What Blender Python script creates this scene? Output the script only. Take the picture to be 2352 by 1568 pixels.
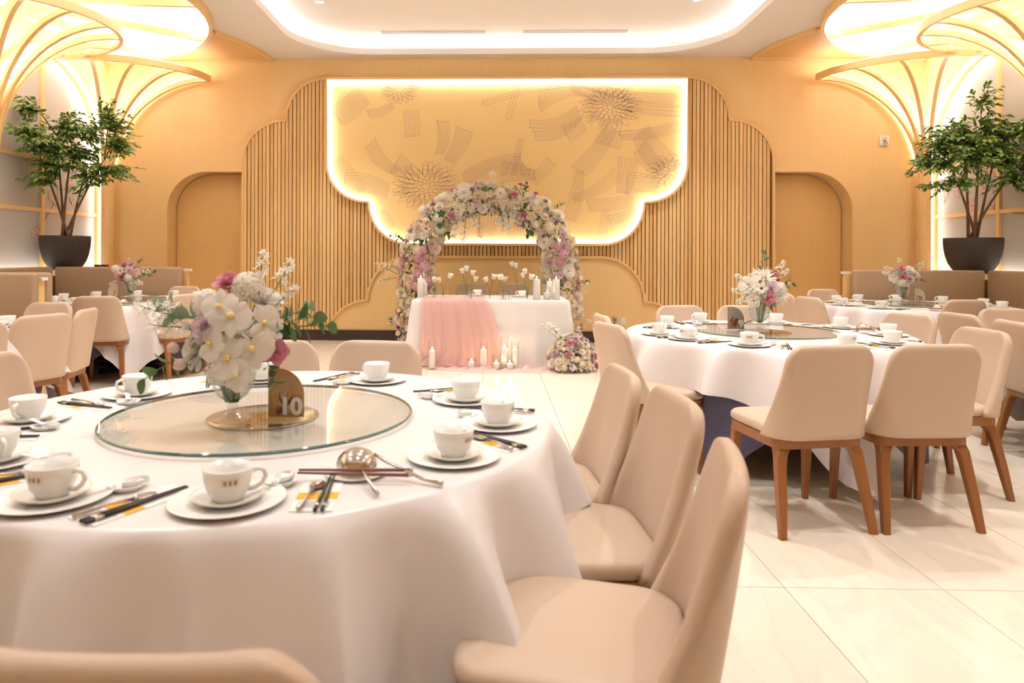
import bpy, bmesh, math, random
from mathutils import Vector, Matrix
from math import sin, cos, pi, sqrt, radians, atan2, hypot

S = bpy.context.scene
for o in list(bpy.data.objects):
    bpy.data.objects.remove(o)
C = S.collection
RNG = random.Random(7)

# ------------------------------------------------------------------ camera
CAM_H = 1.285
TH = radians(1.485)
cam_d = bpy.data.cameras.new('camera')
cam = bpy.data.objects.new('camera', cam_d)
C.objects.link(cam)
cam.location = (0, 0, CAM_H)
fw = Vector((-sin(TH), cos(TH), 0)); rt = Vector((cos(TH), sin(TH), 0)); up = Vector((0, 0, 1))
ro = 0.0033
rt2 = rt * cos(ro) + up * sin(ro)
up2 = rt2.cross(fw)
cam.matrix_world = Matrix(((rt2.x, up2.x, -fw.x, 0), (rt2.y, up2.y, -fw.y, 0), (rt2.z, up2.z, -fw.z, CAM_H), (0, 0, 0, 1)))
cam_d.sensor_width = 36
cam_d.lens = 1600 / 2352 * 36
cam_d.shift_x = (1176 - 1086.5) / 2352
cam_d.shift_y = -(784 - 584.9) / 2352
cam_d.clip_start = 0.05
cam_d.clip_end = 60
cam_d.dof.use_dof = True
cam_d.dof.focus_distance = 6.3
cam_d.dof.aperture_fstop = 4.0
S.camera = cam

# ------------------------------------------------------------------ world, exposure
w = bpy.data.worlds.new('world'); S.world = w; w.use_nodes = True
w.node_tree.nodes['Background'].inputs[0].default_value = (1, .9, .78, 1)
w.node_tree.nodes['Background'].inputs[1].default_value = 0.3
S.view_settings.view_transform = 'Standard'
S.view_settings.look = 'None'
S.view_settings.gamma = 1
S.view_settings.use_curve_mapping = False
S.view_settings.exposure = 0.34
S.cycles.max_bounces = 7
S.cycles.diffuse_bounces = 4
S.cycles.use_light_tree = False
S.cycles.use_adaptive_sampling = True
S.cycles.adaptive_threshold = 0.03
S.cycles.glossy_bounces = 3
S.cycles.transmission_bounces = 6
S.cycles.transparent_max_bounces = 10
S.cycles.caustics_reflective = False
S.cycles.caustics_refractive = False
S.cycles.sample_clamp_indirect = 6

SPOT_W = 150.0        # downlights
LED_COVE = 26.0      # emission of the strips above the ceiling tray
LED_RING = 30.0      # emission of the strips above the hoops
LED_RIB = 24.0
LED_MURAL = 15.0
LED_NICHE = 14.0

# ------------------------------------------------------------------ helpers
def link(o, parent=None):
    C.objects.link(o)
    if parent is not None: o.parent = parent
    return o

def tag(o, label=None, cat=None, group=None, kind=None):
    if label: o['label'] = label
    if cat: o['category'] = cat
    if group: o['group'] = group
    if kind: o['kind'] = kind
    return o

def empty(name, loc=(0, 0, 0), rz=0.0, label=None, cat=None, group=None, kind=None):
    o = bpy.data.objects.new(name, None)
    o.empty_display_size = .05
    link(o); o.location = loc; o.rotation_euler = (0, 0, rz)
    return tag(o, label, cat, group, kind)

class MB:
    """collects verts / faces / material slots, then links them as one mesh object"""
    def __init__(s): s.v = []; s.f = []; s.m = []; s.sm = []
    def add(s, vs, fs, mat=0, smooth=True):
        b = len(s.v); s.v += [tuple(p) for p in vs]
        for f in fs:
            s.f.append([b + i for i in f]); s.m.append(mat); s.sm.append(smooth)
        return s
    def box(s, x0, x1, y0, y1, z0, z1, mat=0):
        return s.add([(x0,y0,z0),(x1,y0,z0),(x1,y1,z0),(x0,y1,z0),(x0,y0,z1),(x1,y0,z1),(x1,y1,z1),(x0,y1,z1)],
            [(0,3,2,1),(4,5,6,7),(0,1,5,4),(1,2,6,5),(2,3,7,6),(3,0,4,7)], mat, False)
    def lathe(s, prof, n=20, mat=0, c=(0,0,0), smooth=True, close=True):
        vs = []; fs = []
        for r, z in prof:
            for k in range(n):
                a = 2*pi*k/n; vs.append((c[0]+r*cos(a), c[1]+r*sin(a), c[2]+z))
        for i in range(len(prof)-1):
            for k in range(n):
                fs.append((i*n+k, i*n+(k+1)%n, (i+1)*n+(k+1)%n, (i+1)*n+k))
        if close:
            fs.append(tuple(range(n-1,-1,-1))); L = (len(prof)-1)*n
            fs.append(tuple(range(L, L+n)))
        return s.add(vs, fs, mat, smooth)
    def tube(s, pts, rad, n=8, mat=0, cap=True):
        pts = [Vector(p) for p in pts]; N = len(pts)
        if not hasattr(rad, '__len__'): rad = [rad]*N
        vs = []; fs = []; u = None
        for i, p in enumerate(pts):
            d = (pts[min(i+1,N-1)] - pts[max(i-1,0)])
            if d.length < 1e-9: d = Vector((0,0,1))
            d.normalize()
            if u is None:
                u = d.cross(Vector((0,0,1)) if abs(d.z) < .9 else Vector((1,0,0)))
            u = u - d*u.dot(d); u.normalize(); w_ = d.cross(u)
            for k in range(n):
                a = 2*pi*k/n; vs.append(p + (u*cos(a)+w_*sin(a))*rad[i])
        for i in range(N-1):
            for k in range(n): fs.append((i*n+k, i*n+(k+1)%n, (i+1)*n+(k+1)%n, (i+1)*n+k))
        if cap: fs.append(tuple(range(n-1,-1,-1))); fs.append(tuple(range((N-1)*n, N*n)))
        return s.add(vs, fs, mat)
    def sweep(s, pts, sides, hw, hh, mat=0, closed=False):
        """rectangular section (hw across along SIDES[i], hh across along the other normal) swept along pts"""
        pts = [Vector(p) for p in pts]; N = len(pts); vs = []; fs = []
        for i, p in enumerate(pts):
            if closed: d = pts[(i+1)%N]-pts[(i-1)%N]
            else: d = pts[min(i+1,N-1)]-pts[max(i-1,0)]
            d.normalize(); a = Vector(sides[i] if isinstance(sides, list) else sides); a = a - d*a.dot(d); a.normalize(); b = d.cross(a)
            vs += [p-a*hw-b*hh, p+a*hw-b*hh, p+a*hw+b*hh, p-a*hw+b*hh]
        M = N if closed else N-1
        for i in range(M):
            j = (i+1)%N
            for k in range(4): fs.append((i*4+k, i*4+(k+1)%4, j*4+(k+1)%4, j*4+k))
        if not closed: fs += [(3,2,1,0), (4*N-4,4*N-3,4*N-2,4*N-1)]
        return s.add(vs, fs, mat, False)
    def grid(s, rows, mat=0, smooth=True, wrap=False):
        n = len(rows[0]); vs = [p for r in rows for p in r]; fs = []
        for i in range(len(rows)-1):
            for k in range(n if wrap else n-1):
                fs.append((i*n+k, i*n+(k+1)%n, (i+1)*n+(k+1)%n, (i+1)*n+k))
        return s.add(vs, fs, mat, smooth)
    def xf(s, M, start=0):
        for i in range(start, len(s.v)): s.v[i] = tuple(M @ Vector(s.v[i]))
        return s
    def merge(s, o, M=None, mat=None):
        b = len(s.v)
        s.v += [tuple(M @ Vector(p)) for p in o.v] if M is not None else o.v
        s.f += [[b+i for i in f] for f in o.f]; s.m += o.m if mat is None else [mat]*len(o.m); s.sm += o.sm
        return s
    def mesh(s, name, mats):
        me = bpy.data.meshes.new(name)
        me.from_pydata(s.v, [], s.f)
        for m in (mats if isinstance(mats, (list, tuple)) else [mats]): me.materials.append(m)
        me.polygons.foreach_set('use_smooth', s.sm)
        me.polygons.foreach_set('material_index', s.m)
        me.update()
        return me
    def obj(s, name, mats, parent=None, bevel=0, seg=2):
        me = s.mesh(name, mats)
        if bevel:
            bm = bmesh.new(); bm.from_mesh(me); bmesh.ops.recalc_face_normals(bm, faces=bm.faces)
            bmesh.ops.bevel(bm, geom=list(bm.edges), offset=bevel, segments=seg, profile=.5, affect='EDGES')
            bm.to_mesh(me); bm.free()
            me.polygons.foreach_set('use_smooth', [True]*len(me.polygons))
        return link(bpy.data.objects.new(name, me), parent)

def fixn(o):
    bm = bmesh.new(); bm.from_mesh(o.data); bmesh.ops.recalc_face_normals(bm, faces=bm.faces); bm.to_mesh(o.data); bm.free()
    return o

def inst(name, me, parent=None, loc=(0,0,0), rot=(0,0,0), sc=1.0):
    o = bpy.data.objects.new(name, me); link(o, parent)
    o.location = loc; o.rotation_euler = rot
    o.scale = (sc, sc, sc) if not hasattr(sc, '__len__') else sc
    return o

def kids(o): return [c for c in bpy.data.objects if c.parent is o]

def dup(root, loc, rz, label=None, group=None, cache={}):
    """a copy of a thing with copies of its parts and sub-parts"""
    if root.name not in cache:
        l1 = [c for c in bpy.data.objects if c.parent is root]
        cache[root.name] = [(c, [g for g in bpy.data.objects if g.parent is c]) for c in l1]
    r = root.copy(); C.objects.link(r); r.location = loc; r.rotation_euler = (0, 0, rz)
    if label: r['label'] = label
    if group: r['group'] = group
    for c, gs in cache[root.name]:
        d = c.copy(); C.objects.link(d); d.parent = r
        for g in gs:
            e = g.copy(); C.objects.link(e); e.parent = d
    return r

def poly(name, loops, depth, plane, mats, parent=None):
    """flat shape with holes from 2-D loops (first = outline), given thickness; plane maps (a, b, t) to xyz"""
    cu = bpy.data.curves.new('outline', 'CURVE'); cu.dimensions = '2D'; cu.fill_mode = 'BOTH'
    for L in loops:
        sp = cu.splines.new('POLY'); sp.points.add(len(L)-1)
        for i, (a, b) in enumerate(L): sp.points[i].co = (a, b, 0, 1)
        sp.use_cyclic_u = True
    cu.extrude = depth/2
    t = bpy.data.objects.new('outline', cu); C.objects.link(t)
    dg = bpy.context.evaluated_depsgraph_get(); dg.update()
    me = bpy.data.meshes.new_from_object(t.evaluated_get(dg), depsgraph=dg)
    bpy.data.objects.remove(t); bpy.data.curves.remove(cu)
    for v in me.vertices: v.co = plane(v.co.x, v.co.y, v.co.z)
    bm = bmesh.new(); bm.from_mesh(me); bmesh.ops.remove_doubles(bm, verts=bm.verts, dist=1e-5); bmesh.ops.recalc_face_normals(bm, faces=bm.faces); bm.to_mesh(me); bm.free()
    me.materials.clear(); me.materials.append(mats); me.name = name
    me.polygons.foreach_set('use_smooth', [False]*len(me.polygons))
    return link(bpy.data.objects.new(name, me), parent)

def arc(cx, cy, rx, ry, a0, a1, n=14):
    return [(cx+rx*cos(radians(a0+(a1-a0)*i/n)), cy+ry*sin(radians(a0+(a1-a0)*i/n))) for i in range(n+1)]

# ------------------------------------------------------------------ materials
def nt(name):
    m = bpy.data.materials.new(name); m.use_nodes = True
    n = m.node_tree.nodes; l = m.node_tree.links
    return m, n, l, n['Principled BSDF']

def flat(name, col, rough=.5, metal=0, spec=.5, noise=0, nscale=20, sheen=0, bump=0, coat=0, trans=0, sss=0):
    m, n, l, b = nt(name)
    b.inputs['Base Color'].default_value = (*col, 1); b.inputs['Roughness'].default_value = rough
    b.inputs['Metallic'].default_value = metal; b.inputs['Specular IOR Level'].default_value = spec
    if sheen: b.inputs['Sheen Weight'].default_value = sheen
    if coat: b.inputs['Coat Weight'].default_value = coat
    if noise or bump:
        tc = n.new('ShaderNodeTexCoord'); nz = n.new('ShaderNodeTexNoise'); nz.inputs['Scale'].default_value = nscale; nz.inputs['Detail'].default_value = 4
        l.new(tc.outputs['Object'], nz.inputs['Vector'])
        if noise:
            mx = n.new('ShaderNodeMix'); mx.data_type = 'RGBA'
            mx.inputs[6].default_value = (*[c*(1-noise) for c in col], 1); mx.inputs[7].default_value = (*[min(1, c*(1+noise)) for c in col], 1)
            l.new(nz.outputs['Fac'], mx.inputs[0]); l.new(mx.outputs[2], b.inputs['Base Color'])
        if bump:
            bp = n.new('ShaderNodeBump'); bp.inputs['Strength'].default_value = bump; bp.inputs['Distance'].default_value = .002
            l.new(nz.outputs['Fac'], bp.inputs['Height']); l.new(bp.outputs[0], b.inputs['Normal'])
    return m

def wood(name, c0, c1, scale=(60, 60, 1.2), rough=.45, rnd=0.0, coord='Object', bump=.05):
    """grain stretched along z; RND varies the tone piece by piece"""
    m, n, l, b = nt(name)
    tc = n.new('ShaderNodeTexCoord'); mp = n.new('ShaderNodeMapping'); mp.inputs['Scale'].default_value = scale
    nz = n.new('ShaderNodeTexNoise'); nz.inputs['Scale'].default_value = 1.0; nz.inputs['Detail'].default_value = 5; nz.inputs['Roughness'].default_value = .6
    if coord == 'World':
        ge = n.new('ShaderNodeNewGeometry'); l.new(ge.outputs['Position'], mp.inputs['Vector'])
    else: l.new(tc.outputs[coord], mp.inputs['Vector'])
    l.new(mp.outputs[0], nz.inputs['Vector'])
    mx = n.new('ShaderNodeMix'); mx.data_type = 'RGBA'
    mx.inputs[6].default_value = (*c0, 1); mx.inputs[7].default_value = (*c1, 1)
    if rnd:
        oi = n.new('ShaderNodeObjectInfo'); ma = n.new('ShaderNodeMath'); ma.operation = 'MULTIPLY_ADD'; ma.inputs[1].default_value = rnd; ma.inputs[2].default_value = -rnd/2
        ad = n.new('ShaderNodeMath'); ad.operation = 'ADD'; ad.use_clamp = True
        l.new(oi.outputs['Random'], ma.inputs[0]); l.new(ma.outputs[0], ad.inputs[0]); l.new(nz.outputs['Fac'], ad.inputs[1]); l.new(ad.outputs[0], mx.inputs[0])
    else: l.new(nz.outputs['Fac'], mx.inputs[0])
    l.new(mx.outputs[2], b.inputs['Base Color']); b.inputs['Roughness'].default_value = rough
    if bump:
        bp = n.new('ShaderNodeBump'); bp.inputs['Strength'].default_value = bump; bp.inputs['Distance'].default_value = .003
        l.new(nz.outputs['Fac'], bp.inputs['Height']); l.new(bp.outputs[0], b.inputs['Normal'])
    return m

def emit(name, col, st):
    m = bpy.data.materials.new(name); m.use_nodes = True; n = m.node_tree.nodes; l = m.node_tree.links
    n.clear(); e = n.new('ShaderNodeEmission'); o = n.new('ShaderNodeOutputMaterial')
    e.inputs[0].default_value = (*col, 1); e.inputs[1].default_value = st; l.new(e.outputs[0], o.inputs[0]); return m

def pane(name, tint, f0=.04, rough=0.0, dens=0.0):
    """thin clear glass or acrylic: see-through with a Fresnel mirror on top"""
    m = bpy.data.materials.new(name); m.use_nodes = True; n = m.node_tree.nodes; l = m.node_tree.links
    n.clear(); o = n.new('ShaderNodeOutputMaterial'); t = n.new('ShaderNodeBsdfTransparent'); g = n.new('ShaderNodeBsdfGlossy'); mx = n.new('ShaderNodeMixShader')
    t.inputs[0].default_value = (*tint, 1); g.inputs['Roughness'].default_value = rough
    lw = n.new('ShaderNodeLayerWeight'); lw.inputs[0].default_value = .5
    p = n.new('ShaderNodeMath'); p.operation = 'POWER'; p.inputs[1].default_value = 5.5
    q = n.new('ShaderNodeMath'); q.operation = 'MULTIPLY_ADD'; q.inputs[1].default_value = 1-f0; q.inputs[2].default_value = f0
    l.new(lw.outputs['Facing'], p.inputs[0]); l.new(p.outputs[0], q.inputs[0]); l.new(q.outputs[0], mx.inputs[0])
    l.new(t.outputs[0], mx.inputs[1]); l.new(g.outputs[0], mx.inputs[2])
    if dens:
        d = n.new('ShaderNodeBsdfDiffuse'); d.inputs[0].default_value = (*tint, 1); m2 = n.new('ShaderNodeMixShader'); m2.inputs[0].default_value = dens
        l.new(mx.outputs[0], m2.inputs[1]); l.new(d.outputs[0], m2.inputs[2]); l.new(m2.outputs[0], o.inputs[0])
    else: l.new(mx.outputs[0], o.inputs[0])
    return m

def sheer(name, col, clear):
    m = bpy.data.materials.new(name); m.use_nodes = True; n = m.node_tree.nodes; l = m.node_tree.links
    n.clear(); o = n.new('ShaderNodeOutputMaterial'); t = n.new('ShaderNodeBsdfTransparent'); d = n.new('ShaderNodeBsdfDiffuse'); r = n.new('ShaderNodeBsdfTranslucent')
    d.inputs[0].default_value = (*col, 1); r.inputs[0].default_value = (*col, 1)
    a = n.new('ShaderNodeMixShader'); a.inputs[0].default_value = .4; l.new(d.outputs[0], a.inputs[1]); l.new(r.outputs[0], a.inputs[2])
    b = n.new('ShaderNodeMixShader'); b.inputs[0].default_value = clear; l.new(a.outputs[0], b.inputs[1]); l.new(t.outputs[0], b.inputs[2]); l.new(b.outputs[0], o.inputs[0]); return m

def petal_mat(name, col, tint=None, rough=.6):
    m, n, l, b = nt(name)
    b.inputs['Base Color'].default_value = (*col, 1); b.inputs['Roughness'].default_value = rough
    b.inputs['Subsurface Weight'].default_value = 0
    oi = n.new('ShaderNodeObjectInfo'); mx = n.new('ShaderNodeMix'); mx.data_type = 'RGBA'
    mx.inputs[6].default_value = (*col, 1); mx.inputs[7].default_value = (*(tint or [c*.86 for c in col]), 1)
    l.new(oi.outputs['Random'], mx.inputs[0]); l.new(mx.outputs[2], b.inputs['Base Color'])
    tr = n.new('ShaderNodeBsdfTranslucent'); ms = n.new('ShaderNodeMixShader'); ms.inputs[0].default_value = .38
    l.new(mx.outputs[2], tr.inputs[0]); l.new(b.outputs[0], ms.inputs[1]); l.new(tr.outputs[0], ms.inputs[2]); l.new(ms.outputs[0], n['Material Output'].inputs[0])
    return m

OAK = wood('light oak veneer', (.76, .51, .225), (.83, .60, .29), (70, 70, 1.0), .42, coord='World', bump=.04)
OAKD = wood('oak door veneer', (.72, .45, .165), (.80, .535, .225), (70, 70, 1.0), .42, coord='World', bump=.04)
OAKS = wood('oak slat', (.62, .375, .145), (.83, .575, .265), (40, 40, 1.0), .45, rnd=.8, bump=.04)
OAKB = flat('oak backing board', (.50, .28, .10), .6, noise=.1)
OAKT = wood('oak trim', (.72, .45, .18), (.80, .53, .24), (30, 30, 2), .4)
PALE = wood('pale oak hoop', (.76, .49, .21), (.84, .58, .28), (12, 12, 12), .4, bump=.02)
SECT = wood('oak ceiling board', (.66, .39, .15), (.76, .48, .21), (4, 60, 4), .45, coord='World')
WHITE = flat('white ceiling paint', (.84, .80, .77), .75)
BASEB = flat('dark brown skirting', (.035, .022, .016), .4, noise=.15)
GROUT = flat('tile grout', (.36, .30, .24), .9)
LED_W = emit('warm led strip', (1, .95, .95), LED_RIB)
LED_R = emit('warm ring led strip', (1, .96, .94), LED_RING)
LED_C = emit('white cove led strip', (1, .96, .92), LED_COVE)
LED_M = emit('mural led strip', (1, .95, .88), LED_MURAL)
LED_N = emit('niche led strip', (1, .97, .93), LED_NICHE)
LAMP = emit('downlight lens', (1, .93, .82), 30)
GREYP = flat('grey plaster panel', (.50, .48, .455), .8, noise=.06, nscale=60, bump=.15)
GOLD = flat('gold painted panel', (.90, .66, .30), .5, noise=.05, nscale=1.5)
LINE = flat('mauve painted line', (.56, .38, .27), .7)
FABRIC = flat('tan leatherette', (.575, .44, .335), .42, noise=.02, nscale=300, bump=.08, spec=.4)
BENCH = flat('brown booth upholstery', (.36, .25, .155), .6, noise=.04, nscale=220, bump=.1)
WALNUT = wood('stained chair wood', (.21, .076, .021), (.34, .130, .038), (14, 14, 2.5), .35, rnd=.3)
CLOTH = flat('white satin cloth', (.79, .76, .775), .33, sheen=.1, noise=.012, nscale=400, spec=.6)
NAVY = flat('navy damask undercloth', (.075, .066, .135), .55, noise=.35, nscale=70)
CHINA = flat('white china', (.93, .92, .90), .25)
CREAMY = flat('gold china rim', (.86, .72, .5), .3)
STEEL = flat('polished steel', (.62, .58, .54), .14, metal=1)
BLACKW = flat('black lacquer', (.02, .018, .02), .35)
ROSEW = flat('rosewood serving stick', (.20, .075, .06), .4)
PAPER = flat('white paper', (.88, .87, .86), .7)
YELLOWP = flat('yellow print', (.80, .43, .03), .6)
GREYPR = flat('grey print', (.55, .53, .52), .6)
TANP = flat('tan print', (.86, .76, .64), .5)
DARKP = flat('dark brown print', (.09, .06, .05), .5)
METALB = flat('black metal', (.02, .02, .022), .4, metal=.6)
POT = flat('dark charcoal planter', (.035, .027, .022), .75, noise=.15, nscale=120, bump=.1)
SOIL = flat('dark bark chips', (.05, .035, .025), .9, noise=.4, nscale=60)
BARK = flat('brown bark', (.16, .085, .045), .8, noise=.4, nscale=40)
TWIG = flat('brown twig', (.20, .12, .06), .8)
LEAF = petal_mat('ficus leaf', (.13, .25, .04), (.31, .43, .08), .45)
LEAFD = flat('dark ficus foliage', (.13, .24, .055), .5, noise=.45, nscale=9)
LEAFG = petal_mat('rose leaf', (.05, .12, .035), (.11, .19, .07), .5)
SAGE = petal_mat('sage leaf', (.22, .30, .20), (.34, .40, .28), .6)
STEM = flat('green stem', (.12, .22, .05), .6)
P_WHITE = petal_mat('white petal', (.93, .90, .85), (.92, .86, .77))
P_CREAM = petal_mat('cream petal', (.90, .81, .66), (.88, .76, .58))
P_BLUSH = petal_mat('blush petal', (.86, .62, .54), (.88, .74, .66))
P_PINK = petal_mat('pink petal', (.66, .24, .32), (.74, .36, .43))
P_LILAC = petal_mat('lilac petal', (.72, .53, .61), (.78, .62, .68))
P_MAUVE = petal_mat('mauve petal', (.50, .28, .36), (.58, .38, .44))
P_HYD = petal_mat('pink hydrangea petal', (.72, .40, .50), (.78, .50, .58))
P_YEL = flat('yellow flower centre', (.80, .58, .20), .7)
P_DARK = flat('dark flower centre', (.10, .04, .03), .7)
GLASS = pane('clear glass', (.99, .993, .99), .035)
CRYST = pane('cut crystal glass', (.95, .965, .955), .12, .04, .07)
TOPG = pane('tinted tabletop glass', (.90, .915, .88), .05)
EDGEG = flat('green glass edge', (.055, .13, .115), .08, spec=.8, coat=.5)
WAX = flat('ivory wax', (.95, .92, .87), .5)
FLAME = emit('candle flame', (1, .72, .32), 40)
TULLE = sheer('pink tulle', (.84, .53, .49), .34)
TULLEF = sheer('pale pink tulle', (.90, .64, .64), .26)
SWITCH = flat('white plastic', (.80, .76, .72), .4)
REDP = flat('red plastic', (.6, .03, .02), .4)

def tile_mat():
    m, n, l, b = nt('cream marble tile')
    ge = n.new('ShaderNodeNewGeometry'); mp = n.new('ShaderNodeMapping'); mp.inputs['Rotation'].default_value = (0, 0, .5); mp.inputs['Scale'].default_value = (1.8, .6, 1)
    l.new(ge.outputs['Position'], mp.inputs[0])
    oi = n.new('ShaderNodeObjectInfo'); ad = n.new('ShaderNodeVectorMath'); ad.operation = 'ADD'
    cm = n.new('ShaderNodeVectorMath'); cm.operation = 'SCALE'; cm.inputs['Scale'].default_value = 11
    l.new(oi.outputs['Random'], cm.inputs[0]); l.new(mp.outputs[0], ad.inputs[0]); l.new(cm.outputs[0], ad.inputs[1])
    nz = n.new('ShaderNodeTexNoise'); nz.inputs['Scale'].default_value = 1.6; nz.inputs['Detail'].default_value = 6; nz.inputs['Distortion'].default_value = 1.6
    l.new(ad.outputs[0], nz.inputs['Vector'])
    r = n.new('ShaderNodeValToRGB'); e = r.color_ramp.elements
    e[0].position = .42; e[0].color = (.815, .735, .63, 1); e[1].position = .55; e[1].color = (.835, .755, .65, 1)
    k = e.new(.485); k.color = (.78, .705, .605, 1)
    l.new(nz.outputs['Fac'], r.inputs[0]); l.new(r.outputs[0], b.inputs['Base Color'])
    b.inputs['Roughness'].default_value = .20; b.inputs['Specular IOR Level'].default_value = .4
    return m
TILE = tile_mat()

# ================================================================== SETTING
XL, XR = -5.84, 6.38          # side wall planes
YB = 10.45                    # back wall veneer plane
YS = 10.37                    # plane of the slats and lower panel
YR = -3.27                    # wall behind the camera
ZC, ZU = 4.236, 4.46          # soffit and upper ceiling
X0 = .213                     # axis of the back wall

# ---- floor: 0.61 x 1.2 m tiles
fl = tag(MB().box(XL-.3, XR+.3, YR, YB+.4, -.06, -.012).obj('floor', GROUT), 'cream marble tiled floor of the banquet room', 'floor', kind='structure')
tl = MB().box(-.3035, .3035, -.5985, .5985, -.012, 0)
tme = tl.mesh('tile', TILE)
for i in range(-10, 11):
    for j in range(-5, 7):
        x = -.08 + .61*i + .305; y = 2.731 + 1.2*j + .6
        if x < XL-.5 or x > XR+.5 or y > YB+.6: continue
        inst('tile', tme, fl, (x, y, 0))

# ---- ceiling: soffit with a rounded tray and two half-round recesses, upper ceiling above
cl = empty('ceiling', (0, 4, ZC), 0, 'white ceiling with a rounded cove-lit tray', 'ceiling', kind='structure')
cl.location = (0, 0, 0)
def rrect(x0, x1, y0, y1, r, n=10):
    return arc(x1-r, y1-r, r, r, 0, 90, n) + arc(x0+r, y1-r, r, r, 90, 180, n) + arc(x0+r, y0+r, r, r, 180, 270, n) + arc(x1-r, y0+r, r, r, 270, 360, n)
TRAY = rrect(-2.78, 3.26, -1.2, 10.24, 1.05)
RB = 2.42
TREE_Y = (7.87, 2.83)         # columns along the side walls
def bite(side, yc):
    x = XL if side < 0 else XR
    return [(x - side*(.02) - side*RB*cos(radians(a)), yc + RB*sin(radians(a))) for a in range(-90, 91, 6)]
loops = [[(XL-.3, YR), (XR+.3, YR), (XR+.3, YB+.3), (XL-.3, YB+.3)], TRAY]
for sd in (-1, 1):
    for yc in TREE_Y: loops.append(bite(sd, yc))
poly('soffit', loops, .09, lambda a, b, t: Vector((a, b, ZC+.045+t)), WHITE, cl)
MB().box(XL-.4, XR+.4, YR-.1, YB+.6, ZU, ZU+.06).obj('upper_ceiling', WHITE, cl)
# led strips lying on the soffit just outside the tray and around the recesses
def offs(L, d):
    out = []; N = len(L)
    for i in range(N):
        p0, p1 = Vector((*L[i-1], 0)), Vector((*L[(i+1) % N], 0)); t = (p1-p0); t.normalize()
        out.append((L[i][0]+t.y*d, L[i][1]-t.x*d))
    return out
st = [(x, y, ZC+.105) for x, y in offs(TRAY, .10)]
MB().sweep(st, (0, 0, 1), .012, .012, closed=True).obj('led_strip', LED_C, cl)
# ceiling vents (two long slots) and downlights
for xa, xb in ((-1.585, -.078), (.434, 1.928)):
    t = empty('ceiling_vent', ((xa+xb)/2, 9.92, ZU), 0, 'long white linear air vent near the ' + ('left' if xa < 0 else 'right') + ' half of the tray back edge', 'vent', 'linear vents in the tray')
    h = (xb-xa)/2
    MB().box(-h, h, -.07, .07, -.006, -.001).obj('frame', WHITE, t)
    for yy in (-.035, .03): MB().box(-h+.01, h-.01, yy-.008, yy+.008, -.009, -.006).obj('slot', DARKP, t)
def spot_light(parent, loc, W, size=92, r=.05, col=(1, .965, .915), blend=.6, rot=(0,0,0)):
    d = bpy.data.lights.new('lamp', 'SPOT'); d.energy = W; d.color = col; d.spot_size = radians(size); d.spot_blend = blend; d.shadow_soft_size = r
    o = bpy.data.objects.new('lamp', d); link(o, parent); o.location = loc; o.rotation_euler = rot; return o
dl_ring = MB().lathe([(.04, -.001), (.075, -.001), (.075, -.008), (.05, -.010), (.04, -.004)], 18, close=False).mesh('trim_ring', WHITE)
dl_lens = MB().lathe([(.04, -.004), (.03, -.0045)], 14).mesh('lens', LAMP)
dlp = []
for y in (8.71, 6.7, 4.7, 2.7):
    for x in (-2.16, .2, 2.54):
        if (x, y) != (.2, 8.71): dlp.append((x, y, ZU))
for y in (.6,):  # unseen dim fill row, added to brighten the china, orchids and cloth fronts
    for x in (-2.16, .2, 2.54): dlp.append((x, y, ZU))
def dl_label(x, y):
    a = 'left' if x < -1 else ('right' if x > 1 else 'middle')
    b = {8.71: 'nearest the mural', 6.7: 'second from the mural', 4.7: 'third from the mural', 2.7: 'fourth from the mural', 5.35: 'between the wall hoops', .6: 'added as fill, farthest from the mural'}[y]
    return 'small round white ceiling downlight in the %s row %s' % (a, b)
for x, y, z in dlp:
    t = empty('downlight', (x, y, z), 0, dl_label(x, y), 'downlight', 'ceiling downlights')
    inst('trim_ring', dl_ring, t); inst('lens', dl_lens, t)
    spot_light(t, (0, 0, -.03), SPOT_W*(.8 if z < 4.3 else (.30 if y < 1 else 1)))

# ---- outlines on the back wall (a = distance from the axis X0)
def z_top(a):
    if a <= 2.685: return 3.914
    if a <= 3.295: return 3.30+.614*sqrt(max(0, 1-((a-2.685)/.61)**2))
    return 2.70+.59*sqrt(max(0, 1-((a-3.295)/.645)**2))
def z_mur(a):
    if a <= 1.417: return 1.436
    if a <= 2.03: return 2.05-.614*sqrt(max(0, 1-((a-1.417)/.614)**2))
    return 2.64-.575*sqrt(max(0, 1-((a-2.07)/.6)**2))
def z_low(a):
    if a <= 1.418: return 1.254
    if a <= 2.053: return .607+.645*sqrt(max(0, 1-((a-1.418)/.645)**2))
    return .60*sqrt(max(0, 1-((a-2.053)/.615)**2))
half_out = [(3.94, .0)] + [(3.94, 2.70)] + arc(3.295, 2.70, .645, .59, 0, 90)[1:] + [(3.297, 3.30)] + arc(2.685, 3.30, .61, .614, 0, 90)[1:]
half_mur = [(2.66, 3.89), (2.66, 2.64)] + [(2.07+.59*cos(radians(-t)), 2.64+.575*sin(radians(-t))) for t in range(6, 91, 6)] + [(2.034, 2.062)] + [(1.417+.614*cos(radians(-t)), 2.05+.614*sin(radians(-t))) for t in range(3, 91, 6)]
half_low = [(2.66, .155), (2.655, .16)] + arc(2.053, .0, .615, .60, 16, 90)[0:] + [(2.055, .612)] + arc(1.418, .607, .637, .645, 2, 90)
def sym(h, closed=True):
    R_ = [(X0+a, z) for a, z in h]; L_ = [(X0-a, z) for a, z in reversed(h)]
    return R_ + L_ if True else None

door_w = (3.957, 5.13); door_z = 2.53
def door_loop(sd):
    a0, a1 = door_w
    L = [(a0, 0), (a1, 0), (a1, door_z-.57)] + arc(a1-.60, door_z-.57, .60, .57, 0, 90)[1:] + [(a0, door_z)]
    return [(X0+sd*a, z) for a, z in L]

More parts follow.
